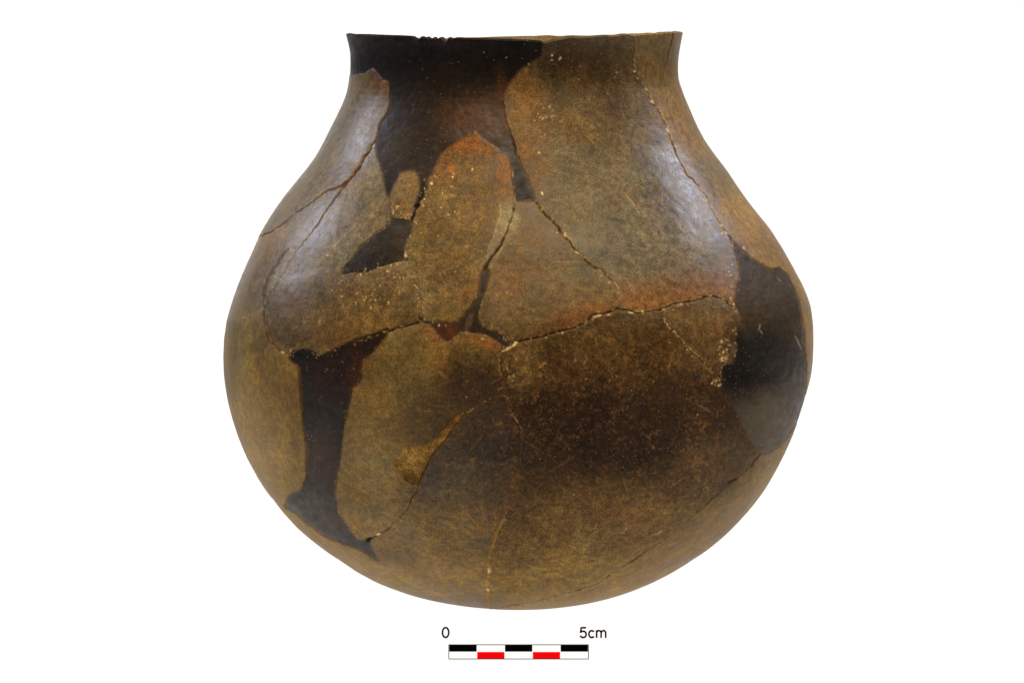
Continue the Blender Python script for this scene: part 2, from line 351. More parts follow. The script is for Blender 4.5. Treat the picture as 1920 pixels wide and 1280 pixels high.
# long dark fill on the lower left
line([(728, 621), (726, 616), (706, 624), (682, 632), (662, 639), (641, 648), (619, 659), (600, 667), (586, 659), (573, 652), (560, 656), (551, 656), (540, 663)], [2.4, 2.6, 1.6, 1.4, 1.6, 1.2], .22, (20, 11, 6), .75, pale=.3)
line([(540, 663), (541, 671), (549, 681), (558, 686), (561, 703), (561, 732), (563, 762), (566, 793), (570, 815), (573, 837), (573, 859), (571, 893), (565, 914), (554, 921), (541, 926), (537, 940), (534, 952)], [1.6, 1.2, .9, .6, .5], .10, (46, 28, 12), .5)
line([(534, 952), (556, 963), (582, 985), (604, 1002), (628, 1013), (652, 1022), (674, 1030), (692, 1041), (705, 1050), (711, 1049)], .6, .08, (50, 38, 26), .4)
line([(711, 1049), (701, 1033), (696, 1022), (687, 1013)], .6, .08, (40, 30, 20), .4)
line([(687, 1013), (670, 1010), (657, 995), (646, 978), (635, 958), (628, 932), (628, 912), (634, 880), (639, 854), (641, 822), (643, 804), (650, 776), (653, 758), (660, 728), (671, 721), (677, 703), (677, 684), (682, 675), (693, 666), (706, 651), (715, 642), (724, 630), (728, 621)], [.9, 1.0, .7, .8, 1.6, 1.8, 1.6], .14, (30, 20, 12), .6, pale=.12)
line([(711, 1049), (735, 1076), (770, 1114), (790, 1200), (800, 1489)], .3, .03, (80, 64, 40), .3)
line([(534, 952), (520, 940), (500, 925), (420, 920), (180, 930)], .6, .06, (74, 56, 34), .5)
# left shoulder cracks
line([(702, 269), (692, 284), (681, 297), (675, 311), (664, 324), (654, 337), (643, 348)], [.5, 1.0, 1.6, 2.1, 2.3, 3.4], .7, (70, 38, 12), .95, pale=.2)
line([(643, 348), (632, 351), (611, 359), (591, 372), (570, 389), (549, 402), (531, 419), (508, 436), (470, 448), (180, 470)], [3.2, 1.2, 1.0, 1.1, .9, .6, .3, .3, .3, .3], .35, (86, 54, 22), .85, pale=.1)
line([(643, 348), (636, 361), (622, 380), (613, 393), (604, 406), (592, 425), (577, 444), (561, 463), (545, 488), (535, 506), (518, 532), (503, 556), (494, 580), (494, 604), (500, 628), (509, 645), (518, 652), (529, 661), (540, 663)], [2.2, 1.3, 1.1, .5, .4, .4, .4, .7, 1.3, 2.0, 2.2, 2.0], .24, (74, 48, 22), .75, pale=.15)
line([(494, 580), (460, 596), (420, 600), (180, 610)], .3, .03, (80, 64, 40), .3)
line([(541, 466), (528, 481), (510, 506), (500, 524), (494, 540), (492, 560), (493, 590)], [1.5, 3.2, 4.0, 3.6, 2.5], .14, (56, 43, 27), .50, barrier=False)
line([(496, 590), (503, 625), (514, 645), (530, 660)], [2, 2.6, 2.2], .12, (104, 62, 24), .65, barrier=False)
# right shoulder crack and the black fill on the right flank
line([(1187, -150), (1188, 64), (1190, 87), (1186, 115), (1189, 134), (1199, 151), (1210, 166), (1223, 192), (1238, 214), (1249, 237), (1257, 261)], [.8, .8, .4, .5, 1.0, 1.1, 1.2, 1.1, 1.2], .30, (66, 44, 20), .8, pale=.55, gap=.15)
line([(1257, 261), (1261, 271), (1267, 288), (1278, 310), (1287, 328), (1305, 345), (1322, 365), (1333, 389), (1346, 413), (1359, 431)], [1.9, 1.2, 1.2, .9, .5, .4, .4, .6], .30, (68, 46, 22), .8, pale=.35, gap=.1)
line([(1262, 20), (1261, 72), (1255, 92), (1249, 115), (1244, 137), (1240, 160)], [1.0, 1.7, 1.4, .7, .3], .35, (54, 36, 16), .8, barrier=False)
line([(1359, 431), (1366, 442), (1372, 456), (1382, 482), (1387, 504), (1386, 525), (1379, 547), (1376, 563), (1377, 574)], .6, .07, (70, 54, 38), .4, pale=.2)
line([(1377, 574), (1382, 587), (1391, 598), (1378, 610), (1378, 626), (1382, 648), (1376, 664), (1374, 679), (1353, 682), (1348, 700), (1348, 712)], [1.0, .8, .8, 1.2], .10, (40, 28, 16), .5, pale=.4)
line([(1348, 712), (1356, 732), (1369, 748), (1378, 769), (1391, 796), (1404, 820), (1415, 837), (1424, 850)], .5, .05, (50, 34, 20), .3)
line([(1359, 431), (1373, 447), (1394, 470), (1416, 487), (1431, 495), (1446, 504), (1462, 500), (1478, 515), (1490, 540), (1500, 569), (1507, 613), (1509, 646), (1513, 679), (1513, 704), (1512, 747), (1505, 775), (1490, 800), (1475, 822), (1461, 837), (1448, 844), (1435, 850), (1424, 850)], [.5, .5, .5, .5, .6, .8, 1.0, 1.0, .6, .5], .08, (40, 32, 24), .4)
line([(1512, 690), (1512, 747), (1540, 765), (1799, 770)], .7, .15, (40, 32, 24), .6)
line([(1424, 850), (1411, 866), (1395, 883), (1378, 898), (1356, 914), (1330, 938), (1290, 974), (1250, 1006), (1205, 1037), (1183, 1052), (1152, 1072), (1119, 1094), (1080, 1106), (1044, 1116), (1011, 1125), (946, 1136), (914, 1145)], [2.8, 2.4, 1.6, 1.9, 1.1, .7, .6, .8, 2.4, 1.4, 1.8, 2.2, 1.1, 1.8, 1.4, 1.1, .8], .34, (62, 43, 20), .75, gap=.55)
line([(1378, 897), (1366, 903)], 4.0, .5, (50, 30, 12), .9, barrier=False)

# barriers -> regions
bar = np.zeros((CH, CW), bool)
for f, ww, depth, col, st, pale, barrier, gap in LINES:
    if not barrier: continue
    for a, b in zip(f[:-1], f[1:]):
        n = max(2, int(np.hypot(*(b-a))*4))
        q = a+(b-a)*np.linspace(0, 1, n)[:, None]
        x = np.clip(np.floor(q[:, 0]-OX).astype(int), 0, CW-1); y = np.clip(np.floor(q[:, 1]-OY).astype(int), 0, CH-1)
        bar[y, x] = True
        bar[y[:-1], x[1:]] = True
SHERD, FILL = 0, 1
REG = [   # seed on the chart, kind, colour, roughness, grit, name, label
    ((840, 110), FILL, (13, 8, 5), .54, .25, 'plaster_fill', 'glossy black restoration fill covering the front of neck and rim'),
    ((640, 260), SHERD, (96, 85, 60), .43, .55, 'sherd', None),
    ((590, 395), SHERD, (104, 95, 76), .40, .5, 'sherd', None),
    ((660, 420), SHERD, (100, 91, 72), .40, .7, 'sherd', None),
    ((762, 365), SHERD, (112, 94, 68), .62, .35, 'sherd', 'small pale sherd between black neck fill and tongue shaped sherd'),
    ((720, 465), FILL, (36, 29, 22), .43, .25, 'plaster_fill', 'dark wedge of fill left of the tongue shaped sherd'),
    ((860, 420), SHERD, (92, 75, 45), .55, 1.0, 'sherd', 'tongue shaped brown sherd with an orange top edge'),
    ((1000, 520), SHERD, (96, 79, 52), .53, .7, 'sherd', None),
    ((1120, 300), SHERD, (90, 81, 64), .41, .75, 'sherd', 'large sherd of the right shoulder reaching the rim'),
    ((1400, 430), SHERD, (118, 95, 54), .50, .5, 'sherd', None),
    ((1440, 640), FILL, (48, 39, 24), .52, .3, 'plaster_fill', 'glossy black fill on the right flank'),
    ((1310, 610), SHERD, (84, 67, 42), .52, .9, 'sherd', None),
    ((1150, 800), SHERD, (70, 52, 30), .60, 1.0, 'sherd', 'large sooty brown sherd of the right belly'),
    ((1440, 900), SHERD, (126, 105, 60), .54, .5, 'sherd', None),
    ((480, 760), SHERD, (138, 114, 62), .54, .45, 'sherd', None),
    ((600, 720), FILL, (32, 20, 13), .50, .35, 'plaster_fill', 'long dark fill running down the lower left belly'),
    ((720, 780), SHERD, (112, 90, 48), .52, .6, 'sherd', None),
    ((885, 605), FILL, (38, 29, 20), .54, .3, 'plaster_fill', 'narrow grey web of fill where the middle sherds meet'),
    ((765, 875), FILL, (124, 98, 50), .75, .7, 'ochre_filler', 'rough ochre filler in the crack of the lower belly'),
    ((860, 940), SHERD, (76, 60, 36), .52, .8, 'sherd', None),
    ((600, 1300), SHERD, (128, 104, 50), .54, .4, 'sherd', None),
]
def flood(free, sx, sy):                            # scan-line flood fill; free: bytearray, 0 where it may run
    out = bytearray(CH*CW)
    st = [(sx, sy)]
    while st:
        x, y = st.pop()
        o = y*CW
        if free[o+x]: continue
        l = free.rfind(255, o, o+x); l = 0 if l < 0 else l-o+1
        r = free.find(255, o+x, o+CW); r = CW if r < 0 else r-o
        free[o+l:o+r] = b'\xff'*(r-l)
        out[o+l:o+r] = b'\x01'*(r-l)
        for yy_ in (y-1, y+1):
            if 0 <= yy_ < CH:
                q = yy_*CW; x_ = l
                while x_ < r:
                    j = free.find(0, q+x_, q+r)
                    if j < 0: break
                    st.append((j-q, yy_))
                    e = free.find(255, j, q+r)
                    if e < 0: break
                    x_ = e-q+1
    return np.frombuffer(bytes(out), np.uint8).reshape(CH, CW) > 0
def settle(lab):                                   # give what is left over to a neighbour
    for _ in range(60):
        if not (lab < 0).any(): break
        for dy, dx in ((0, 1), (1, 0), (0, -1), (-1, 0)):
            q = np.roll(lab, (dy, dx), (0, 1))
            g = (lab < 0) & (q >= 0)
            lab[g] = q[g]
    return lab
lab = np.full((CH, CW), -1, np.int16)
free = bytearray((bar.astype(np.uint8)*255).tobytes())
for k, rg in enumerate(REG):
    sx, sy = int(rg[0][0]-OX), int(rg[0][1]-OY)
    if not free[sy*CW+sx]: lab[flood(free, sx, sy)] = k
lab = settle(lab)
for _ in range(2):                                 # smooth single-pixel hooks, then keep one connected piece per region
    up, dn, lf, rt = np.roll(lab, 1, 0), np.roll(lab, -1, 0), np.roll(lab, 1, 1), np.roll(lab, -1, 1)
    g = (up == dn) & (up != lab); lab[g] = up[g]
    up, dn, lf, rt = np.roll(lab, 1, 0), np.roll(lab, -1, 0), np.roll(lab, 1, 1), np.roll(lab, -1, 1)
    g = (lf == rt) & (lf != lab); lab[g] = lf[g]
keep = np.full((CH, CW), -1, np.int16)
for k, rg in enumerate(REG):
    if (lab == k).sum() < 50: continue
    free = bytearray(((lab != k).astype(np.uint8)*255).tobytes())
    keep[flood(free, int(rg[0][0]-OX), int(rg[0][1]-OY))] = k
lab = settle(keep)
REG_SIZE = [(lab == k).sum() for k in range(len(REG))]
lab[lab < 0] = 14

yy, xx = np.mgrid[0:CH, 0:CW].astype(np.float32)
xx += OX; yy += OY
def rnoise(scale, octs=3, seed=0):
    p = np.stack([xx.ravel()/scale, yy.ravel()/scale, np.full(xx.size, seed*3.7, np.float32)], 1)
    return fbm(p, octs).reshape(CH, CW)
N40, N12, N4 = rnoise(45, 3, 1), rnoise(13, 2, 2), rnoise(4.5, 1, 3)
COL = np.zeros((CH, CW, 3), np.float32)
RGH = np.zeros((CH, CW), np.float32); GRT = np.zeros((CH, CW), np.float32); HGT = np.zeros((CH, CW), np.float32)
fillmask = np.zeros((CH, CW), bool)
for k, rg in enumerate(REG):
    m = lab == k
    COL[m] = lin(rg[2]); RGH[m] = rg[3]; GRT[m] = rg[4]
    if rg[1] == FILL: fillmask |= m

def crop(x0, y0, x1, y1):
    return slice(max(0, int(y0-OY)), min(CH, int(y1-OY)+1)), slice(max(0, int(x0-OX)), min(CW, int(x1-OX)+1))
def paint(cx, cy, rx, ry, col, st=.8, ang=0, edge=.45, rag=.35, only=None, rough=None, grit=None):
    """a patch of tone with a ragged soft edge: centre, half axes, colour"""
    R = max(rx, ry)*1.7
    s = crop(cx-R, cy-R, cx+R, cy+R)
    a = math.radians(ang); dx = xx[s]-cx; dy = yy[s]-cy
    d = np.hypot((dx*math.cos(a)+dy*math.sin(a))/rx, (-dx*math.sin(a)+dy*math.cos(a))/ry)
    d = d+rag*(.6*N40[s]+.5*N12[s]+.25*N4[s])
    m = st*(1-sstep(1-edge, 1+edge, d))
    if only is not None: m = m*np.isin(lab[s], only)
    if col is not None: COL[s] += (lin(col)-COL[s])*m[..., None]
    if rough is not None: RGH[s] += (rough-RGH[s])*m
    if grit is not None: GRT[s] += (grit-GRT[s])*m
def seg_dist(f, ww, s):
    x, y = xx[s], yy[s]
    best = np.full(x.shape, 1e9, np.float32); wb = np.ones(x.shape, np.float32); tb = np.zeros(x.shape, np.float32); sb = np.zeros(x.shape, np.float32)
    for i, (a, b) in enumerate(zip(f[:-1], f[1:])):
        m = 8
        bx = crop(min(a[0], b[0])-m, min(a[1], b[1])-m, max(a[0], b[0])+m, max(a[1], b[1])+m)
        ly = slice(max(0, bx[0].start-s[0].start), max(0, bx[0].stop-s[0].start)); lx = slice(max(0, bx[1].start-s[1].start), max(0, bx[1].stop-s[1].start))
        X_, Y_ = x[ly, lx], y[ly, lx]
        if X_.size == 0: continue
        e = b-a; L2 = max(1e-6, float(e@e))
        t = np.clip(((X_-a[0])*e[0]+(Y_-a[1])*e[1])/L2, 0, 1)
        d = np.hypot(X_-a[0]-t*e[0], Y_-a[1]-t*e[1])
        sg = np.sign((X_-a[0])*e[1]-(Y_-a[1])*e[0])
        w = ww[i]*(1-t)+ww[i+1]*t
        bb = best[ly, lx]; g = d < bb
        bb[g] = d[g]; wb[ly, lx][g] = w[g]; tb[ly, lx][g] = (i+t)[g]; sb[ly, lx][g] = sg[g]
    return best, wb, tb, sb

# --- stains and burnt patches of the clay and the retouching paint, with some painted light and shade
S_ALL = [k for k, r in enumerate(REG) if r[1] == SHERD]
def box_blur(a, n):
    for ax in (0, 1):
        p = np.concatenate([np.repeat(a.take([0], ax), n+1, ax), a, np.repeat(a.take([-1], ax), n, ax)], ax)
        c = np.cumsum(p, ax, dtype=np.float64)
        lo = c.take(range(0, a.shape[ax]), ax); hi = c.take(range(2*n+1, 2*n+1+a.shape[ax]), ax)
        a = ((hi-lo)/(2*n+1)).astype(np.float32)
    return a
def blend_sherds(n, amount):
    'sherds of one pot: the colour of the clay runs on from one to the next'
    w = (~fillmask).astype(np.float32)
    wb = w
    acc = [COL[..., i]*w for i in range(3)]+[RGH*w, GRT*w]
    for _ in range(2):
        wb = box_blur(wb, n); acc = [box_blur(q, n) for q in acc]
    wb = np.maximum(wb, 1e-3)
    m = amount*w
    for i in range(3): COL[..., i] += (acc[i]/wb-COL[..., i])*m
    RGH[...] += (acc[3]/wb-RGH)*m; GRT[...] += (acc[4]/wb-GRT)*m
blend_sherds(34, .8)
# neck fill: brown-black below the collar (partly painted light), red-brown where the retouching is thin
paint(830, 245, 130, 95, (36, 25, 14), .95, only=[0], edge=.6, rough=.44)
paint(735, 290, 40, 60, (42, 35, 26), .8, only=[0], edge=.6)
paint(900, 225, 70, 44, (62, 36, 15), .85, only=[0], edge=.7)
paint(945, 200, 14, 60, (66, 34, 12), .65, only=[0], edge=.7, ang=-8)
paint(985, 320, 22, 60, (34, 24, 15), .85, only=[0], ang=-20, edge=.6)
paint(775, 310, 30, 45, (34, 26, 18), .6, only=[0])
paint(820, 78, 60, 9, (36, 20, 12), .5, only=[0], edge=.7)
# left shoulder
paint(712, 160, 24, 26, (104, 70, 36), .75, only=[1], edge=.6, ang=30)
paint(690, 185, 24, 24, (98, 82, 54), .7, only=[1], edge=.7)
paint(672, 215, 10, 8, (74, 44, 30), .6, only=[1])
paint(668, 165, 22, 40, (96, 84, 58), .6, only=[1], edge=.6)
paint(560, 430, 50, 30, (104, 86, 58), .5, only=[2])
paint(495, 465, 26, 50, (120, 92, 54), .7, only=[2, 14], ang=20, edge=.7)
paint(470, 540, 30, 50, (88, 72, 42), .7, only=[2, 14], edge=.7)
paint(560, 590, 85, 60, (84, 68, 40), .85, only=[3], edge=.6)
paint(690, 590, 110, 70, (88, 70, 40), .95, only=[3], edge=.5, rough=.56, grit=1.0)
paint(600, 560, 40, 30, (80, 72, 52), .5, only=[3])
paint(553, 568, 14, 10, (84, 48, 34), .5, only=[3])
paint(545, 625, 34, 26, (66, 52, 34), .6, only=[3])
paint(640, 630, 80, 20, (96, 72, 34), .6, only=[3], edge=.7, ang=-15)
paint(700, 525, 55, 25, (104, 88, 62), .5, only=[3], grit=1.6)
# lower left limb
paint(520, 720, 45, 70, (100, 78, 36), .75, only=[14], edge=.6, ang=-20)
paint(555, 800, 16, 90, (104, 80, 40), .7, only=[14], edge=.7)
paint(470, 830, 50, 80, (132, 110, 64), .7, only=[14], edge=.6)
paint(440, 640, 18, 90, (92, 84, 56), .6, only=[14], edge=.6)
paint(485, 640, 20, 50, (70, 54, 30), .6, only=[14], edge=.6)
# pale sherd, tongue sherd
paint(748, 390, 18, 14, (106, 80, 40), .6, only=[4], grit=1.5)
paint(888, 270, 58, 20, (126, 78, 32), .85, only=[6], edge=.7)
paint(948, 325, 13, 42, (122, 78, 36), .75, only=[6], edge=.8)
paint(822, 315, 12, 30, (108, 72, 34), .7, only=[6], edge=.8, ang=25)
paint(847, 317, 4.5, 15, (160, 100, 46), .85, only=[6], edge=.6, ang=-12)
paint(875, 350, 38, 14, (64, 52, 34), .45, only=[6], edge=.8)
paint(885, 545, 26, 42, (108, 74, 34), .6, only=[6], edge=.8, ang=25)
paint(850, 440, 60, 60, (98, 80, 46), .5, only=[6], edge=.7)
# pale wash of filler along the crack beside it
WASH = [(936, 383), (938, 402), (930, 425), (924, 445), (914, 468), (905, 490), (911, 505), (921, 500), (930, 489), (938, 470), (950, 455), (962, 438), (974, 416), (975, 398), (967, 384)]
def poly_mask(poly, s):
    x, y = xx[s]+2.5*N12[s], yy[s]+2.5*N40[s]
    inside = np.zeros(x.shape, bool)
    for (x0, y0), (x1, y1) in zip(poly, poly[1:]+poly[:1]):
        c = ((y0 > y) != (y1 > y)) & (x < (x1-x0)*(y-y0)/(y1-y0+1e-9)+x0)
        inside ^= c
    return inside
def blur(a, n=1):
    for _ in range(n):
        a = (a+np.roll(a, 1, 0)+np.roll(a, -1, 0))/3
        a = (a+np.roll(a, 1, 1)+np.roll(a, -1, 1))/3
    return a
s = crop(890, 360, 990, 520)
m = blur(poly_mask(WASH, s).astype(np.float32), 2)
COL[s] += (lin((134, 124, 102))-COL[s])*(.66*m*(1+.25*N12[s]))[..., None]; GRT[s] *= 1-.7*m; RGH[s] += .06*m
line([(936, 383), (938, 402), (930, 425), (924, 445), (914, 468)], [1.0, .9, .7], -.05, (158, 144, 116), .7, barrier=False)
line([(975, 398), (975, 414), (966, 432)], [.6, .8, .5], -.04, (142, 128, 100), .6, barrier=False)
line([(966, 381), (980, 378), (994, 374)], [2.4, 2.2, 1.2], -.04, (120, 108, 90), .6, barrier=False)
# middle sherd
paint(955, 535, 40, 34, (100, 70, 36), .5, only=[7], edge=.8)
paint(1090, 598, 70, 22, (120, 74, 28), .85, only=[7], edge=.8, ang=-18)
paint(1000, 600, 80, 40, (82, 66, 38), .5, only=[7], edge=.7)
paint(1060, 500, 60, 50, (86, 76, 58), .6, only=[7], edge=.7)
# right shoulder sherd
paint(985, 180, 34, 70, (108, 74, 30), .8, only=[8], edge=.7, ang=-8)
paint(975, 260, 22, 60, (102, 74, 36), .7, only=[8], edge=.8, ang=-10)
paint(1000, 310, 26, 40, (112, 80, 44), .6, only=[8], edge=.8)
paint(1080, 115, 120, 48, (52, 37, 19), .9, only=[8], edge=.7)  # brown of the neck, with shade under the rim painted in
paint(1150, 160, 70, 60, (66, 50, 30), .75, only=[8], edge=.7)
paint(1060, 230, 70, 40, (86, 68, 40), .7, only=[8], edge=.7)
paint(1180, 260, 80, 50, (84, 70, 48), .6, only=[8], edge=.7)
paint(1200, 420, 160, 120, (92, 85, 70), .8, only=[8], edge=.7)
paint(1240, 560, 150, 34, (108, 72, 34), .8, only=[8], edge=.9, ang=-3)
paint(1190, 572, 60, 16, (114, 74, 30), .75, only=[8], edge=.8, ang=-4)
paint(1350, 540, 34, 50, (108, 80, 52), .6, only=[8], edge=.8)
paint(1105, 410, 50, 40, (98, 86, 62), .4, only=[8], edge=.8)
paint(1050, 250, 130, 190, None, .95, only=[8], edge=.6, rough=.58)
paint(1270, 350, 60, 130, None, .9, only=[8, 9], edge=.6, ang=-25, rough=.35)
paint(640, 350, 70, 170, None, .8, only=[1, 2, 3], edge=.7, ang=22, rough=.36)
# right limb
paint(1400, 400, 30, 50, (134, 106, 58), .7, only=[9], edge=.7, ang=-35)
paint(1335, 330, 40, 40, (96, 86, 64), .6, only=[9], edge=.7)
paint(1255, 120, 30, 50, (106, 88, 54), .6, only=[9], edge=.7)
paint(1440, 480, 30, 22, (130, 100, 56), .6, only=[9], edge=.7, ang=35)
paint(1512, 620, 14, 90, (132, 108, 64), .7, only=[9], edge=.7)
# flank fill
paint(1400, 690, 60, 60, (8, 6, 4), .97, only=[10], edge=.5, rough=.58, grit=.9)
paint(1440, 660, 60, 40, (20, 17, 13), .7, only=[10], edge=.7, rough=.5)
paint(1440, 545, 40, 50, (62, 52, 36), .6, only=[10], edge=.7)
paint(1440, 800, 60, 60, (76, 62, 38), .8, only=[10], edge=.7)  # sheen low on the fill, put into its colour
# small right sherd, right belly
paint(1345, 640, 22, 40, (88, 66, 40), .6, only=[11], grit=1.8)
paint(1370, 640, 14, 24, (74, 50, 28), .6, only=[11])
paint(1300, 590, 50, 20, (92, 74, 46), .6, only=[11])
paint(1120, 650, 150, 45, (72, 54, 29), .8, only=S_ALL, edge=.7)
paint(1180, 830, 230, 80, (40, 25, 12), .90, only=S_ALL, edge=.75, rag=.9, grit=1.1)
paint(1070, 765, 150, 66, (44, 28, 13), .85, only=S_ALL, edge=.8)
paint(1290, 760, 80, 60, (56, 38, 20), .7, only=S_ALL, edge=.8)
paint(970, 700, 36, 40, (112, 94, 58), .55, only=[12], edge=.7, grit=1.6)
paint(1160, 990, 190, 75, (104, 82, 48), .85, only=S_ALL, edge=.7)
paint(1340, 870, 70, 50, (88, 70, 46), .8, only=S_ALL, edge=.7)
paint(1060, 1085, 170, 50, (120, 97, 46), .85, only=S_ALL, edge=.7)  # warm light from below put into the base tone
paint(1090, 1015, 24, 14, (122, 102, 60), .5, only=S_ALL)
paint(1330, 960, 60, 12, (112, 94, 52), .6, only=S_ALL, ang=-35, edge=.8)
# lower middle
paint(880, 725, 100, 66, (50, 34, 17), .9, only=S_ALL, edge=.7, rag=.5)
paint(800, 770, 50, 30, (80, 62, 36), .5, only=S_ALL, edge=.7)
paint(760, 690, 45, 45, (104, 88, 52), .7, only=S_ALL, edge=.7)
paint(700, 900, 60, 90, (120, 102, 62), .8, only=S_ALL, edge=.7)
paint(740, 975, 50, 40, (112, 96, 64), .6, only=S_ALL, edge=.7)
paint(918, 640, 42, 13, (128, 82, 38), .8, only=[16], edge=.7, ang=18)
paint(818, 628, 22, 16, (104, 68, 38), .7, only=[16], edge=.7, ang=35)
paint(690, 690, 20, 40, (80, 50, 26), .5, only=S_ALL, edge=.8)
paint(900, 830, 110, 60, (56, 42, 26), .9, only=S_ALL, edge=.7, rag=.5)
paint(830, 900, 60, 50, (76, 68, 52), .7, only=S_ALL, edge=.7)
paint(850, 1010, 100, 50, (112, 92, 50), .8, only=S_ALL, edge=.7)  # paler towards the base, upward light painted in
paint(800, 1090, 120, 40, (122, 98, 44), .85, only=S_ALL, edge=.7)  # golden underside, bounced light mixed into the clay colour
paint(930, 960, 40, 60, (78, 62, 40), .5, only=S_ALL, edge=.7)
# lower left fill, with the sheen of its lower part painted in
paint(625, 695, 52, 40, (34, 17, 9), .9, only=[15], edge=.7, grit=.9)
paint(668, 690, 12, 34, (52, 25, 11), .7, only=[15], edge=.7)
paint(572, 730, 16, 80, (14, 10, 6), .8, only=[15], edge=.7)
paint(610, 780, 40, 30, (28, 23, 18), .8, only=[15], edge=.8)
paint(605, 860, 34, 60, (52, 38, 25), .85, only=[15], edge=.7)
paint(635, 830, 9, 60, (36, 32, 26), .6, only=[15], edge=.7)
paint(600, 960, 60, 40, (50, 44, 33), .85, only=[15], edge=.7)
paint(570, 662, 30, 14, (10, 7, 4), .9, only=[15], edge=.7)
paint(700, 636, 30, 12, (26, 13, 8), .8, only=[15], edge=.7, ang=-25)
# web of fill
paint(838, 620, 24, 18, (70, 40, 20), .85, only=[17], edge=.6)
paint(846, 622, 5, 18, (86, 42, 18), .7, only=[17], ang=-30)
paint(878, 603, 6, 18, (92, 68, 46), .6, only=[17], ang=20)
paint(905, 540, 8, 44, (36, 29, 22), .7, only=[17], ang=12)
paint(948, 640, 20, 14, (34, 30, 26), .7, only=[17])
# wedge
paint(735, 420, 30, 12, (54, 50, 46), .7, only=[5], edge=.7)
paint(742, 455, 10, 16, (52, 36, 22), .6, only=[5], edge=.7)
paint(690, 490, 40, 12, (24, 19, 14), .8, only=[5], edge=.7, ang=-20)
# ochre filler
paint(845, 795, 26, 8, (108, 74, 32), .8, only=[18], edge=.7, ang=-48)
paint(775, 895, 26, 9, (96, 66, 22), .7, only=[18], edge=.7)

blend_sherds(9, .45)
N22, N7 = rnoise(24, 3, 5), rnoise(7, 2, 6)
sh = (~fillmask)[..., None]
vary = 1+(.20*N40+.20*N22+.20*N7)[..., None]
hue = np.clip(1.6*rnoise(32, 3, 8), -1, 1)[..., None]               # grey-olive to rust
tone = np.where(hue > 0, 1+hue*np.array([.10, -.03, -.16]), 1-hue*np.array([-.10, .0, .10]))
COL = np.where(sh, COL*np.clip(vary, .4, 1.7)*tone, COL).astype(np.float32)
N3, N5 = rnoise(4.2, 2, 11), rnoise(7.5, 3, 12)
patch = sstep(-.25, .45, N22+.5*N40)
lum = COL.mean(-1)
darkm = .42+.58*(1-sstep(.03, .10, lum))*sstep(560, 680, yy)       # most of it on the sooty belly
fl = darkm*sstep(.12, .42, .75*N3+.55*N5)*(.35+.65*patch)*np.clip(GRT, 0, 1.6)*(~fillmask)
fl2 = sstep(.16, .5, -.8*N3-.5*N5+.2*N22)*darkm*np.clip(.4+.5*GRT, 0, 1.3)*(~fillmask)
flc = COL*.8+np.array(lin((118, 82, 40)), np.float32)*.46
COL += (flc-COL)*np.clip(.62*fl*(1+.6*(darkm > .7)), 0, 1)[..., None]                                # ragged tan flecks where the slip is worn
COL *= 1-(.42*fl2)[..., None]                                         # dark grime between them
HPIT = -.03*fl2+.015*fl
RGH = RGH+np.where(fillmask, .03*N22+.04*N7, .05*N22+.04*N7).astype(np.float32)
# mottled, feathered retouching paint on the fills
mo = 1+.50*N40+.30*N12
COL = np.where(fillmask[..., None], COL*np.clip(mo, .35, 1.8)[..., None], COL)
fb = blur(fillmask.astype(np.float32), 12)
edge_in = fillmask*(lab != 18)*np.clip((1-fb)*2.2, 0, 1)*sstep(-.3, .5, N40+.6*N12)
COL += (lin((80, 48, 22))-COL)*(.65*edge_in)[..., None]
edge_out = (~fillmask)*np.clip(fb*2.4, 0, 1)*sstep(-.25, .45, N22+.5*N40)
COL += (lin((98, 62, 28))-COL)*(.50*edge_out)[..., None]
# --- the retouching paint laps softly over the sherd edges in places
fm = blur(fillmask.astype(np.float32), 7)
near = np.clip(4.4*fm*(1-fm), 0, 1)*sstep(-.7, .1, N40+.5*N12)
soft = COL.copy()
for _ in range(18):
    soft = (soft+np.roll(soft, 1, 0)+np.roll(soft, -1, 0))/3; soft = (soft+np.roll(soft, 1, 1)+np.roll(soft, -1, 1))/3
COL += (soft-COL)*np.clip(near*1.2, 0, 1)[..., None]
# --- cracks and edges
for f, ww, depth, col, st, pale, barrier, gap in LINES:
    m = 14
    s = crop(f[:, 0].min()-m, f[:, 1].min()-m, f[:, 0].max()+m, f[:, 1].max()+m)
    d, w, t, sg = seg_dist(f, ww, s)
    if gap > 0:
        ph = rng.random()*50
        q = np.sin(t*.55+ph)+np.sin(t*.23+2*ph)+.8*np.sin(t*1.3+ph)
        w = w*np.where(q < np.quantile(q[d < 5], gap) if (d < 5).any() else -9, .35, 1)
    core = 1-sstep(.55, 1.25, d/np.maximum(w, .6))
    core = core*np.clip(w/.6, 0, 1)
    HGT[s] = np.where(core > 0, HGT[s]-depth*core, HGT[s])
    cc = (st*core)[..., None]
    COL[s] += (np.asarray(col, np.float32)-COL[s])*cc
    RGH[s] += (.75-RGH[s])*core*st*.8; GRT[s] *= 1-core*st*.8
    if depth > .1:                                  # the sherd edges are worn round
        HGT[s] -= .10*np.exp(-(d/(w+3.0))**2)*(depth > .25)
    if pale:
        chip = (1-sstep(w+.8, w+2.8, d))*sstep(w*.4, w+.2, d)*(sg > 0)*sstep(.05, .45, N12[s]+.6*N4[s]+pale-.38)
        COL[s] += (lin((160, 134, 92))-COL[s])*(chip*.75)[..., None]

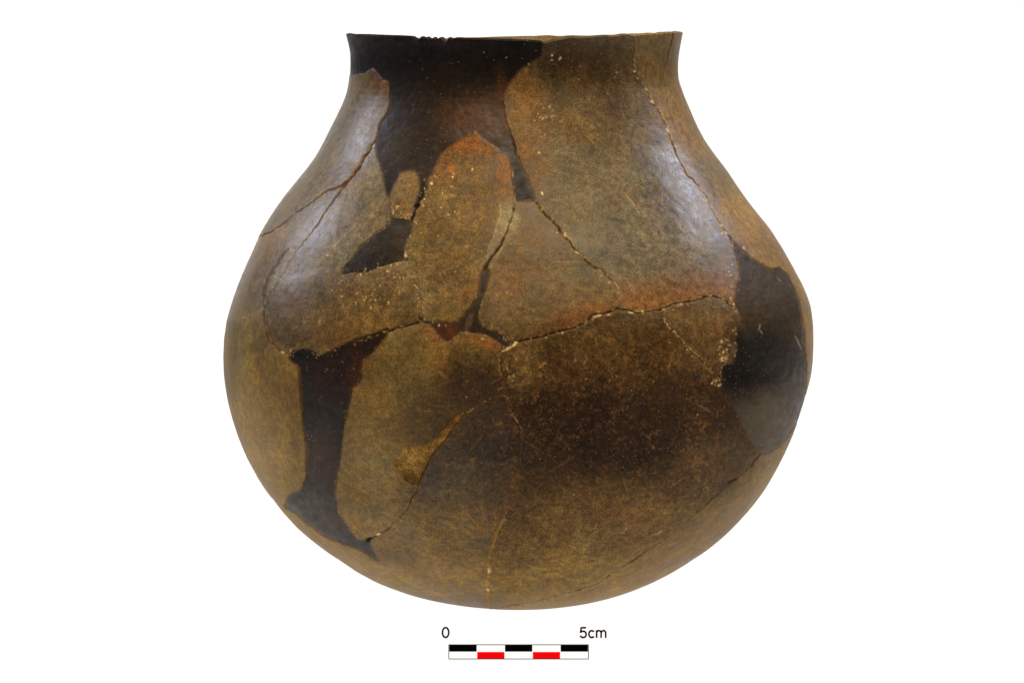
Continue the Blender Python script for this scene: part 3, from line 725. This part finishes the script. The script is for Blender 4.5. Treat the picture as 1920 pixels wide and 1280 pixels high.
# --- single pale grains, chips and painted glints one can pick out
def chip(x, y, r, col=(226, 208, 172), st=.9, ang=0, asp=1.0, h=.06):
    s = crop(x-r*4, y-r*4, x+r*4, y+r*4)
    a = math.radians(ang); dx, dy = xx[s]-x, yy[s]-y
    d = np.hypot((dx*math.cos(a)+dy*math.sin(a))/(r*asp), (-dx*math.sin(a)+dy*math.cos(a))/r)+.25*N4[s]
    m = (1-sstep(.5, 1.25, d))
    COL[s] += (lin(col)-COL[s])*(m*st)[..., None]; HGT[s] += h*m
def cluster(cx, cy, rx, ry, n, r0, r1, col=(220, 200, 160), st=.85):
    for _ in range(n):
        a, q = rng.random()*2*math.pi, math.sqrt(rng.random())
        chip(cx+rx*q*math.cos(a), cy+ry*q*math.sin(a), .8*(r0+(r1-r0)*rng.random()**2.6), tuple(np.array(col)*(1-.3*rng.random())), st*(.6+.4*rng.random()), rng.random()*180, 1+rng.random())
cluster(1020, 213, 22, 24, 22, .8, 3.0)
cluster(1036, 110, 14, 16, 6, 1.0, 2.6)
cluster(745, 388, 12, 16, 16, .9, 2.6)
cluster(828, 365, 44, 48, 34, .8, 3.2)
cluster(690, 540, 60, 40, 46, .7, 2.2)
cluster(745, 515, 12, 30, 12, .8, 2.2)
cluster(640, 480, 30, 60, 14, .7, 1.8)
cluster(1358, 655, 12, 26, 30, 1.0, 3.0, (230, 205, 160))
cluster(1342, 716, 9, 7, 12, 1.0, 2.6, (230, 205, 160))
cluster(950, 695, 16, 26, 14, 1.0, 3.6, (200, 170, 110))
cluster(1000, 660, 30, 20, 10, .8, 2.2, (190, 160, 100))
cluster(1400, 690, 40, 60, 34, .6, 1.5, (150, 128, 90), .7)
cluster(1385, 755, 20, 26, 14, .6, 1.6, (180, 165, 130))
cluster(640, 685, 32, 26, 20, .4, 1.2, (200, 180, 150), .7)  # glints on the dark fill, painted as pale dots
cluster(580, 825, 10, 14, 5, .8, 1.5, (220, 205, 180))
cluster(760, 290, 70, 60, 40, .6, 1.3, (120, 98, 62), .6)
cluster(830, 190, 90, 40, 26, .5, 1.3, (100, 78, 46), .6)
cluster(800, 440, 40, 50, 24, .6, 1.7, (190, 165, 115))
cluster(1000, 580, 80, 50, 26, .6, 2.0, (190, 165, 120))
cluster(1160, 845, 230, 95, 130, .5, 1.7, (100, 70, 38), .6)
cluster(1150, 720, 220, 60, 70, .5, 1.7, (122, 92, 52), .55)
cluster(900, 745, 85, 62, 40, .6, 1.8, (140, 108, 58), .6)
cluster(1120, 330, 110, 160, 60, .7, 2.2, (150, 118, 74), .6)
cluster(1260, 440, 100, 110, 50, .6, 1.9, (150, 124, 84), .6)
cluster(1060, 200, 100, 70, 50, .6, 1.8, (150, 118, 66), .6)
cluster(1100, 1000, 200, 80, 70, .7, 2.2, (146, 116, 60), .55)
cluster(860, 1040, 110, 60, 36, .7, 2.2, (150, 122, 66), .55)
cluster(1430, 460, 40, 30, 10, 1.0, 2.6, (190, 160, 110))
cluster(1376, 515, 10, 30, 7, .9, 1.8, (220, 200, 170))
cluster(600, 420, 60, 90, 26, .5, 1.4, (150, 136, 108), .5)
cluster(690, 210, 30, 60, 16, .6, 1.6, (160, 146, 120), .6)
for x, y, r, a, asp in [(952, 653, 2.6, -30, 3.4), (962, 648, 2.4, -32, 3.0), (942, 658, 1.6, -30, 2.4), (966, 641, 2.4, 20, 2.0), (1059, 440, 1.8, 42, 3.0), (1082, 473, 1.9, 30, 2.6), (1060, 437, 1.4, 45, 2.2),
        (759, 478, 2.0, 65, 2.6), (760, 472, 1.5, 60, 2.0), (700, 272, 1.7, -65, 2.6), (904, 635, 2.2, 8, 1.8), (885, 318, 1.8, -70, 2.0), (1120, 592, 2.4, -18, 4.0), (1140, 590, 1.6, -5, 3.0), (1181, 586, 1.7, 12, 4.0),
        (709, 1001, 2.0, -20, 2.6), (914, 1106, 2.6, 0, 1.2), (916, 1070, 2.4, 80, 2.4), (1361, 436, 1.6, 55, 2.2), (1374, 460, 1.5, 55, 2.0), (1395, 464, 1.6, 70, 2.2), (1376, 571, 2.2, 70, 2.0), (1016, 363, 2.0, 70, 2.0), (1333, 553, 2.0, -10, 1.4), (1010, 287, 2.4, 20, 1.3),
        (1189, 134, 2.0, 30, 1.4), (1222, 191, 2.6, 45, 1.6), (1211, 168, 2.2, 50, 1.8), (1250, 243, 1.8, 60, 1.8), (1018, 76, 2.0, 60, 1.8), (1035, 104, 2.2, 40, 1.2), (529, 660, 1.8, 30, 3.0), (544, 657, 1.6, -60, 2.2)]:
    chip(x, y, r*.9, (205, 182, 142), .85, a, asp)
def chips_along(pts, n, spread, r0, r1, col=(212, 190, 148), st=.85):
    p = np.array(pts, float); q = np.r_[0, np.cumsum(np.hypot(*np.diff(p, axis=0).T))]
    for _ in range(int(n*.55)):
        t = rng.random()*q[-1]
        chip(np.interp(t, q, p[:, 0])+rng.normal()*spread, np.interp(t, q, p[:, 1])+rng.normal()*spread+1.5, r0+(r1-r0)*rng.random()**2.4, tuple(np.array(col)*(1-.3*rng.random())), st*(.55+.45*rng.random()), rng.random()*180, 1+1.2*rng.random())
chips_along([(961, 641), (1004, 633), (1061, 618), (1101, 601), (1125, 590), (1177, 582), (1236, 584), (1302, 565), (1377, 574)], 60, 2.5, .6, 2.2)
chips_along([(757, 474), (772, 514), (787, 564), (794, 601), (840, 606)], 34, 2.5, .6, 2.0)
chips_along([(641, 515), (704, 504), (764, 488)], 30, 5, .6, 2.2)
chips_along([(1003, 376), (1054, 436), (1098, 488), (1159, 541)], 30, 2.5, .6, 2.0)
chips_along([(1236, 582), (1271, 633), (1326, 694)], 26, 3, .6, 1.8)
chips_along([(1359, 431), (1387, 504), (1377, 574), (1378, 640), (1348, 712)], 40, 4, .6, 2.0)
chips_along([(931, 667), (943, 728), (977, 806)], 24, 3.5, .6, 2.2, (190, 156, 96))
chips_along([(948, 961), (926, 1015), (914, 1110)], 14, 2, .7, 2.4, (196, 164, 100))
chips_along([(1188, 64), (1199, 151), (1249, 237), (1305, 345), (1359, 431)], 30, 2.5, .6, 2.0)
chips_along([(1030, 90), (1020, 150), (1015, 220), (1005, 300)], 24, 10, .6, 2.0)
chips_along([(540, 663), (600, 667), (662, 640), (726, 617)], 22, 3, .6, 1.8, (190, 150, 90))
chips_along([(810, 330), (775, 410), (760, 470)], 22, 6, .6, 2.0)
chips_along([(895, 556), (899, 600), (940, 628), (961, 641)], 20, 3, .6, 1.8)
# scratches and straw marks
def scratch(x, y, L, ang, w, col, st, h=-.03):
    a = math.radians(ang); n = 5
    pts = [(x+L*(k/n-.5)*math.cos(a)+rng.normal()*.6, y+L*(k/n-.5)*math.sin(a)+rng.normal()*.6) for k in range(n+1)]
    f = np.array(pts); ww = np.full(len(f), w)
    s = crop(f[:, 0].min()-9, f[:, 1].min()-9, f[:, 0].max()+9, f[:, 1].max()+9)
    d, w_, t, sg = seg_dist(f, ww, s)
    m = (1-sstep(.5, 1.3, d/w))*np.clip(np.sin(np.clip(t/n, 0, 1)*math.pi), 0, 1)**.5
    COL[s] += (lin(col)-COL[s])*(m*st)[..., None]; HGT[s] += h*m
for a in [(1185, 380, 46, 58, 1.1, (150, 130, 90), .7), (1062, 490, 62, 3, .9, (140, 118, 80), .6), (828, 520, 40, 66, .9, (150, 118, 70), .6), (835, 545, 16, 60, 1.0, (170, 130, 70), .6), (1017, 684, 20, -35, 1.6, (170, 120, 80), .8), (1498, 643, 34, 62, 1.2, (150, 138, 110), .7), (1424, 612, 12, -70, 1.2, (160, 150, 130), .7),
          (1428, 622, 10, 60, 1.0, (150, 140, 120), .6), (1462, 523, 12, 45, 1.6, (120, 108, 84), .6), (1100, 255, 46, 50, 1.4, (136, 92, 46), .5), (1240, 405, 60, 20, 1.2, (112, 100, 78), .5), (1280, 395, 50, 28, 1.1, (130, 114, 84), .5), (676, 940, 30, 28, 1.4, (150, 118, 66), .6), (690, 924, 26, 25, 1.2, (150, 118, 66), .6), (1266, 905, 34, -35, 1.2, (146, 118, 62), .5),
          (1230, 1000, 26, -25, 1.8, (160, 134, 80), .6), (1010, 1065, 44, 12, 2.2, (150, 124, 72), .7), (1060, 1082, 46, 20, 2.0, (146, 120, 68), .6), (1170, 995, 18, -40, 1.2, (150, 126, 80), .6), (1118, 995, 12, -50, 1.2, (160, 130, 80), .6), (598, 602, 12, -60, 1.2, (160, 130, 60), .7), (1330, 945, 46, -38, 1.8, (128, 106, 58), .5), (950, 690, 12, 80, 1.0, (176, 146, 92), .7), (1005, 195, 30, -60, 1.6, (120, 104, 70), .5), (1060, 205, 40, -55, 1.2, (118, 100, 70), .5)]:
    scratch(*a)
for _ in range(150):                                   # faint burnishing scratches
    x, y = rng.uniform(520, 1440), rng.uniform(130, 1090)
    if fillmask[int(y-OY), int(x-OX)]: continue
    scratch(x, y, rng.uniform(14, 60), rng.normal()*16+rng.choice([0, 0, 40, -35]), rng.uniform(.6, 1.0), (150, 128, 88) if rng.random() < .7 else (50, 36, 22), rng.uniform(.15, .38), -.012)
HGT += HPIT
HGT += np.where(fillmask, .10*N40+.07*N22+.04*N7+.03*rnoise(9, 2, 21), 0)   # trowelled by hand
RGH = blur(RGH, 1); GRT = np.clip(GRT, 0, 2)
COL *= np.array([1.0, .97, .85], np.float32)

# ------------------------------------------------------------------ from the chart to the wall
def samp(L, u, v):
    x = np.clip(u-OX-.5, 0, CW-1.01); y = np.clip(v-OY-.5, 0, CH-1.01)
    i, j = x.astype(int), y.astype(int)
    fx, fy = (x-i), (y-j)
    if L.ndim == 3: fx, fy = fx[..., None], fy[..., None]
    return (L[j, i]*(1-fx)+L[j, i+1]*fx)*(1-fy)+(L[j+1, i]*(1-fx)+L[j+1, i+1]*fx)*fy
col = np.empty((NR, NC, 3), np.float32); rgh = np.empty((NR, NC), np.float32); grt = np.empty_like(rgh); hgt = np.zeros_like(rgh)
col[:, :NF] = samp(COL, U, V); rgh[:, :NF] = samp(RGH, U, V); grt[:, :NF] = samp(GRT, U, V); hgt[:, :NF] = samp(HGT, U, V)
# sides fade into the back sherds
bk = np.abs(thw) > math.radians(104)
Pf = P.reshape(-1, 3)
big = fbm(Pf*28, 2).reshape(NR, NC)
bcol = lin((100, 82, 52))*(1+.25*big[..., None])
col[:, NF:] = bcol[:, NF:]; rgh[:, NF:] = .5; grt[:, NF:] = .5
# region per face
vlab = np.empty((NR, NC), np.int16)
vi = np.clip((V-OY).astype(int), 0, CH-1); ui = np.clip((U-OX).astype(int), 0, CW-1)
flab = np.empty((NR-1, NC), np.int16)
uc = (U[:-1, :-1]+U[1:, 1:])/2; vc = (V[:-1, :-1]+V[1:, 1:])/2
flab[:, :NF-1] = lab[np.clip((vc-OY).astype(int), 0, CH-1), np.clip((uc-OX).astype(int), 0, CW-1)]
NB = len(REG)
ang = (TH[NF-1:]+(np.r_[TH[NF:], 2*math.pi+TH[0]]-TH[NF-1:])/2-TH_F)/(2*math.pi-2*TH_F)
srow = np.r_[np.zeros(NL), S][:-1]
wob = .03*np.sin(srow*90)[:, None]
sect = np.clip(((ang[None]+wob)*3).astype(int), 0, 2)
tier = (srow[:, None]+.012*np.sin(ang*9)[None] > .115).astype(int)
flab[:, NF-1:] = NB+sect+3*tier
# shape: grooves, slight steps between pieces, hand-made unevenness
nr = np.zeros((NR, NC, 3))
dPs = np.gradient(P, axis=0); dPt = np.stack([np.cos(TH), np.sin(TH), np.zeros(NC)], -1)[None]
nr = np.cross(dPt*np.ones((NR, 1, 1)), dPs)
nr /= np.linalg.norm(nr, axis=-1, keepdims=True)+1e-12
if nr[NL+300, NF//2, 1] > 0: nr = -nr
lump = 1.0*fbm(Pf*22+3.3, 2)+.45*fbm(Pf*75+9, 2)
mid = .10*fbm(Pf*260, 2)
amp = np.r_[np.full(NL, .35), .35+.65*sstep(0, .02, S)][:, None]
baseflat = np.clip(P[..., 2]/.012, .05, 1)
hh = hgt*np.r_[np.linspace(0, 1, NL), np.ones(len(S))][:, None] + amp*(.30*lump.reshape(NR, NC)+mid.reshape(NR, NC))*baseflat
step = {}
for k in range(NB+6):
    step[k] = rng.uniform(-.10, .10)
    if k < NB and REG[k][1] == FILL: step[k] = -.30
step[0] = -.16; step[10] = -.14
stepmap = np.zeros((CH, CW), np.float32)
for k in range(NB): stepmap[lab == k] = step[k]
stepmap = blur(stepmap, 1)
hh[:, :NF] += samp(stepmap, U, V)*np.r_[np.zeros(NL), sstep(0, .004, S)][:, None]
P2 = P+nr*(hh/1000)[..., None]
P2[..., 2] -= P2[..., 2].min()
# a few bites out of the black lip
rowlip = np.arange(NL-7, NL+6)
for xb, dep, wd in [(778, .30, 5), (783, .35, 4), (795, .2, 4), (806, .35, 5), (818, .3, 4), (833, .65, 4), (836, .5, 3), (848, .15, 5)]:
    g = np.exp(-((U[NL]-xb)/wd)**4)
    for i in range(6, NL+8):
        P2[i, :NF, 2] -= g*1.7*dep/1000*(1 if i < NL+1 else max(0, 1-(i-NL)/7))

# ------------------------------------------------------------------ one object for each sherd and each fill
pot = link(bpy.data.objects.new('pot', None))
pot.empty_display_size = .05
pot['label'] = 'round brown earthenware pot mended from sherds with glossy black fills and flared rim'
pot['category'] = 'pot'
idx = np.arange(NR*NC).reshape(NR, NC)
nxt = np.roll(idx, -1, 1)
quads = np.stack([idx[:-1], idx[1:], nxt[1:], nxt[:-1]], -1)          # (NR-1, NC, 4)
Vall = P2.reshape(-1, 3); Nall = nr.reshape(-1, 3)
Call = np.clip(col.reshape(-1, 3), 0.0012, .9); Rall = np.clip(rgh.reshape(-1), .12, .95); Gall = grt.reshape(-1)
THICK = .0042
def build(name, faces, mat, label):
    used, inv = np.unique(faces.ravel(), return_inverse=True)
    fq = inv.reshape(-1, 4)
    e = np.concatenate([fq[:, [0, 1]], fq[:, [1, 2]], fq[:, [2, 3]], fq[:, [3, 0]]])
    key = e.min(1).astype(np.int64)*len(used)+e.max(1)
    _, first, cnt = np.unique(key, return_index=True, return_counts=True)
    be = e[first[cnt == 1]]
    be = be[be[:, 0] != be[:, 1]]
    be = be[(used[be]//NC).min(1) > NL+3]            # the lip is closed already
    nv = len(used); nb = len(be)
    bu, bi = np.unique(be.ravel(), return_inverse=True)
    bi = bi.reshape(-1, 2); top = used[bu]
    v = np.concatenate([Vall[used], Vall[top], Vall[top]-Nall[top]*THICK])
    a = nv+bi; b = a+len(bu)
    sk = np.stack([a[:, 1], a[:, 0], b[:, 0], b[:, 1]], -1)
    f = np.concatenate([fq, sk])
    me = bpy.data.meshes.new(name)
    me.vertices.add(len(v)); me.vertices.foreach_set('co', v.astype(np.float32).ravel())
    me.loops.add(len(f)*4); me.loops.foreach_set('vertex_index', f.astype(np.int32).ravel())
    me.polygons.add(len(f)); me.polygons.foreach_set('loop_start', np.arange(0, len(f)*4, 4, dtype=np.int32))
    me.polygons.foreach_set('use_smooth', np.ones(len(f), bool))
    src = np.concatenate([used, top, top])
    c4 = np.ones((len(src), 4), np.float32); c4[:, :3] = Call[src]
    c4[nv:, :3] = lin((60, 40, 22))
    me.attributes.new('tint', 'FLOAT_COLOR', 'POINT').data.foreach_set('color', c4.ravel())
    me.attributes.new('dull', 'FLOAT', 'POINT').data.foreach_set('value', Rall[src].astype(np.float32))
    me.attributes.new('grit', 'FLOAT', 'POINT').data.foreach_set('value', Gall[src].astype(np.float32))
    me.update(calc_edges=True)
    me.materials.append(mat)
    o = link(bpy.data.objects.new(name, me), pot)
    if label: o['label'] = label
    return o
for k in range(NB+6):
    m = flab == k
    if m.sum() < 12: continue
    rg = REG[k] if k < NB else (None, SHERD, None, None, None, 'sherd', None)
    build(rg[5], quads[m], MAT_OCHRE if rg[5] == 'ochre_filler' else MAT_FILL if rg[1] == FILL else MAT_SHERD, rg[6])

# inner wall of the pot, closed under the mouth
def inner_wall():
    n = 128; rows = []
    tt = np.linspace(.07, 1, 60)
    r = (np.interp(tt, aR, PR[:, 0])+np.interp(tt, aL, PL[:, 0]))/2; z = (np.interp(tt, aR, PR[:, 1])+np.interp(tt, aL, PL[:, 1]))/2
    dr, dz = np.gradient(r), np.gradient(z); q = np.hypot(dr, dz)
    rows = [(max(.0005, a+.0058*dz_/q_), b-.0058*dr_/q_) for a, b, dr_, dz_, q_ in zip(r, z, dr, dz, q)]
    v = [(r*math.sin(2*math.pi*j/n), -r*math.cos(2*math.pi*j/n), z) for r, z in rows for j in range(n)]
    f = [(i*n+j, i*n+(j+1) % n, (i+1)*n+(j+1) % n, (i+1)*n+j) for i in range(len(rows)-1) for j in range(n)]
    f.append(tuple((len(rows)-1)*n+j for j in range(n)))
    me = bpy.data.meshes.new('inner_wall'); me.from_pydata(v, [], f)
    me.polygons.foreach_set('use_smooth', [True]*len(f))
    c4 = np.ones((len(v), 4), np.float32); c4[:, :3] = lin((84, 68, 46))
    me.attributes.new('tint', 'FLOAT_COLOR', 'POINT').data.foreach_set('color', c4.ravel())
    me.attributes.new('dull', 'FLOAT', 'POINT').data.foreach_set('value', np.full(len(v), .7, np.float32))
    me.attributes.new('grit', 'FLOAT', 'POINT').data.foreach_set('value', np.full(len(v), .5, np.float32))
    me.materials.append(MAT_SHERD)
    link(bpy.data.objects.new('inner_wall', me), pot)
inner_wall()

# ------------------------------------------------------------------ the scale: clear plate standing in front of the pot, printed bar and lettering
def table_point(px, py):
    c, s = math.cos(PITCH), math.sin(PITCH)
    dx, dyc = (px-960)/FPX, -(py-640)/FPX
    dy, dz = c+dyc*s, -s+dyc*c
    t = -CAM[2]/dz
    return CAM[0]+dx*t, CAM[1]+dy*t
x0, y0 = table_point(960, 1244)
def unit(px):                                    # metres of a picture length at the plate
    return px*(y0-CAM[1])*1.003/FPX
sb = link(bpy.data.objects.new('scale_bar', None))
sb.location = (x0, y0, 0)
sb['label'] = 'five centimetre scale bar in black, white and red below the pot'
sb['category'] = 'scale bar'
def PX(x): return unit(x-960)
def PZ(y): return unit(1244-y)
def box(name, xa, xb, ya, yb, d0, d1, mat, label=None, parent=sb):
    a, b, lo, hi = PX(xa), PX(xb), PZ(yb), PZ(ya)
    v = [(x, y, z) for y in (d0, d1) for x in (a, b) for z in (lo, hi)]
    f = [(0, 2, 3, 1), (4, 5, 7, 6), (0, 1, 5, 4), (2, 6, 7, 3), (0, 4, 6, 2), (1, 3, 7, 5)]
    me = bpy.data.meshes.new(name); me.from_pydata(v, [], f); me.materials.append(mat)
    o = link(bpy.data.objects.new(name, me), parent)
    if label: o['label'] = label
    return o
def clear_mat():
    m, n, l = new_mat('clear_acrylic')
    o = n.new('ShaderNodeOutputMaterial'); t = n.new('ShaderNodeBsdfTransparent'); t.inputs[0].default_value = (.995, .995, .995, 1)
    l.new(t.outputs[0], o.inputs[0])
    return m
def white_mat():
    m, n, l = new_mat('backlit_white_print')
    o = n.new('ShaderNodeOutputMaterial'); t = n.new('ShaderNodeBsdfTransparent'); t.inputs[0].default_value = (.985, .985, .985, 1)
    l.new(t.outputs[0], o.inputs[0])
    return m
M_BLACK = plain('black_print', (.0015, .0015, .0015), .9); M_RED = plain('red_print', (.93, .002, .004), .9); M_GREY = plain('grey_print', (.03, .025, .025), .9)
M_WHITE = white_mat()
for m_ in (M_BLACK, M_GREY, M_RED):
    for n_ in m_.node_tree.nodes:
        if n_.type == 'BSDF_PRINCIPLED': n_.inputs['Specular IOR Level'].default_value = 0.0
box('clear_plate', 812, 1152, 1160, 1242.5, 0, .0015, clear_mat(), 'clear upright plate that carries the scale')
xs = np.linspace(841.5, 1103.5, 6); ym = 1220.5
for k in range(5):
    up, lo = (M_BLACK, M_WHITE) if k % 2 == 0 else (M_WHITE, M_RED)
    box('segment', xs[k]+.4, xs[k+1]-.4, 1207.8, ym-.3, -.0004, -.0001, up)
    box('segment', xs[k]+.4, xs[k+1]-.4, ym+.3, 1233.4, -.0004, -.0001, lo)
def outline():
    v, f = [], []
    def bar_(xa, xb, ya, yb):
        i = len(v)
        a, b, lo, hi = PX(xa), PX(xb), PZ(yb), PZ(ya)
        for y in (-.00055, -.00042):
            v.extend([(a, y, lo), (b, y, lo), (b, y, hi), (a, y, hi)])
        f.extend([(i, i+1, i+2, i+3), (i+4, i+7, i+6, i+5), (i, i+4, i+5, i+1), (i+1, i+5, i+6, i+2), (i+2, i+6, i+7, i+3), (i+3, i+7, i+4, i)])
    t = .75
    bar_(840.6, 1104.4, 1207-t, 1207+t); bar_(840.6, 1104.4, 1234-t, 1234+t)
    bar_(841-t, 841+t, 1207+t, 1234-t); bar_(1104-t, 1104+t, 1207+t, 1234-t)
    me = bpy.data.meshes.new('outline'); me.from_pydata(v, [], f); me.materials.append(M_GREY)
    link(bpy.data.objects.new('outline', me), sb)
outline()
def glyphs(name, strokes, label):
    """sans-serif letters from strokes: paths in picture units, pen half-width 1.4"""
    v, f = [], []
    for path, closed in strokes:
        p = np.array(path, float); n = len(p); hw = 1.7
        if closed: tg = np.roll(p, -1, 0)-np.roll(p, 1, 0)
        else: tg = np.gradient(p, axis=0)
        tg /= np.linalg.norm(tg, axis=1)[:, None]
        nn = np.stack([-tg[:, 1], tg[:, 0]], 1)
        i0 = len(v)
        for q, m_ in zip(p, nn):
            for sg_ in (-1, 1):
                for y in (-.0004, -.0001):
                    v.append((PX(q[0]+sg_*m_[0]*hw), y, PZ(q[1]+sg_*m_[1]*hw)))
        for k in range(n if closed else n-1):
            a_, b_ = i0+4*k, i0+4*((k+1) % n)
            f += [(a_, a_+2, b_+2, b_), (a_+1, b_+1, b_+3, a_+3), (a_, b_, b_+1, a_+1), (a_+2, a_+3, b_+3, b_+2)]
        if not closed:
            e = i0+4*(n-1); f += [(i0, i0+1, i0+3, i0+2), (e, e+2, e+3, e+1)]
    me = bpy.data.meshes.new(name); me.from_pydata(v, [], f); me.materials.append(M_BLACK)
    o = link(bpy.data.objects.new(name, me), sb); o['label'] = label
def ell(cx, cy, rx, ry, a0, a1, n=26):
    return [(cx+rx*math.cos(math.radians(a)), cy+ry*math.sin(math.radians(a))) for a in np.linspace(a0, a1, n)]
B = 1194.2
glyphs('numeral', [(ell(835, B-10.2, 5.9, 9.3, 0, 351, 40), True)], 'black numeral 0')
o5 = 1087
glyphs('lettering', [
    ([(o5+12.6, B-19.3), (o5+8, B-19.3), (o5+3.6, B-19.3)], False),
    ([(o5+3.5, B-20.4), (o5+2.7, B-15), (o5+1.9, B-9.6)], False),
    (ell(o5+6.9, B-6.7, 5.7, 6.0, -145, 158, 30), False),
    (ell(o5+23, B-7.2, 5.2, 6.5, -38, -322, 30), False),
    ([(o5+32.3, B), (o5+32.3, B-7), (o5+32.3, B-14.8)], False),
    ([*ell(o5+36.6, B-9.3, 4.2, 4.5, 180, 360, 16), (o5+40.8, B-5), (o5+40.8, B)], False),
    ([*ell(o5+45.2, B-9.3, 4.2, 4.5, 180, 360, 16), (o5+49.4, B-5), (o5+49.4, B)], False)], 'black lettering 5cm')
print('regions', [(REG[k][5], int(REG_SIZE[k])) for k in range(NB)], 'grid', NR, NC, 'plate y', y0)
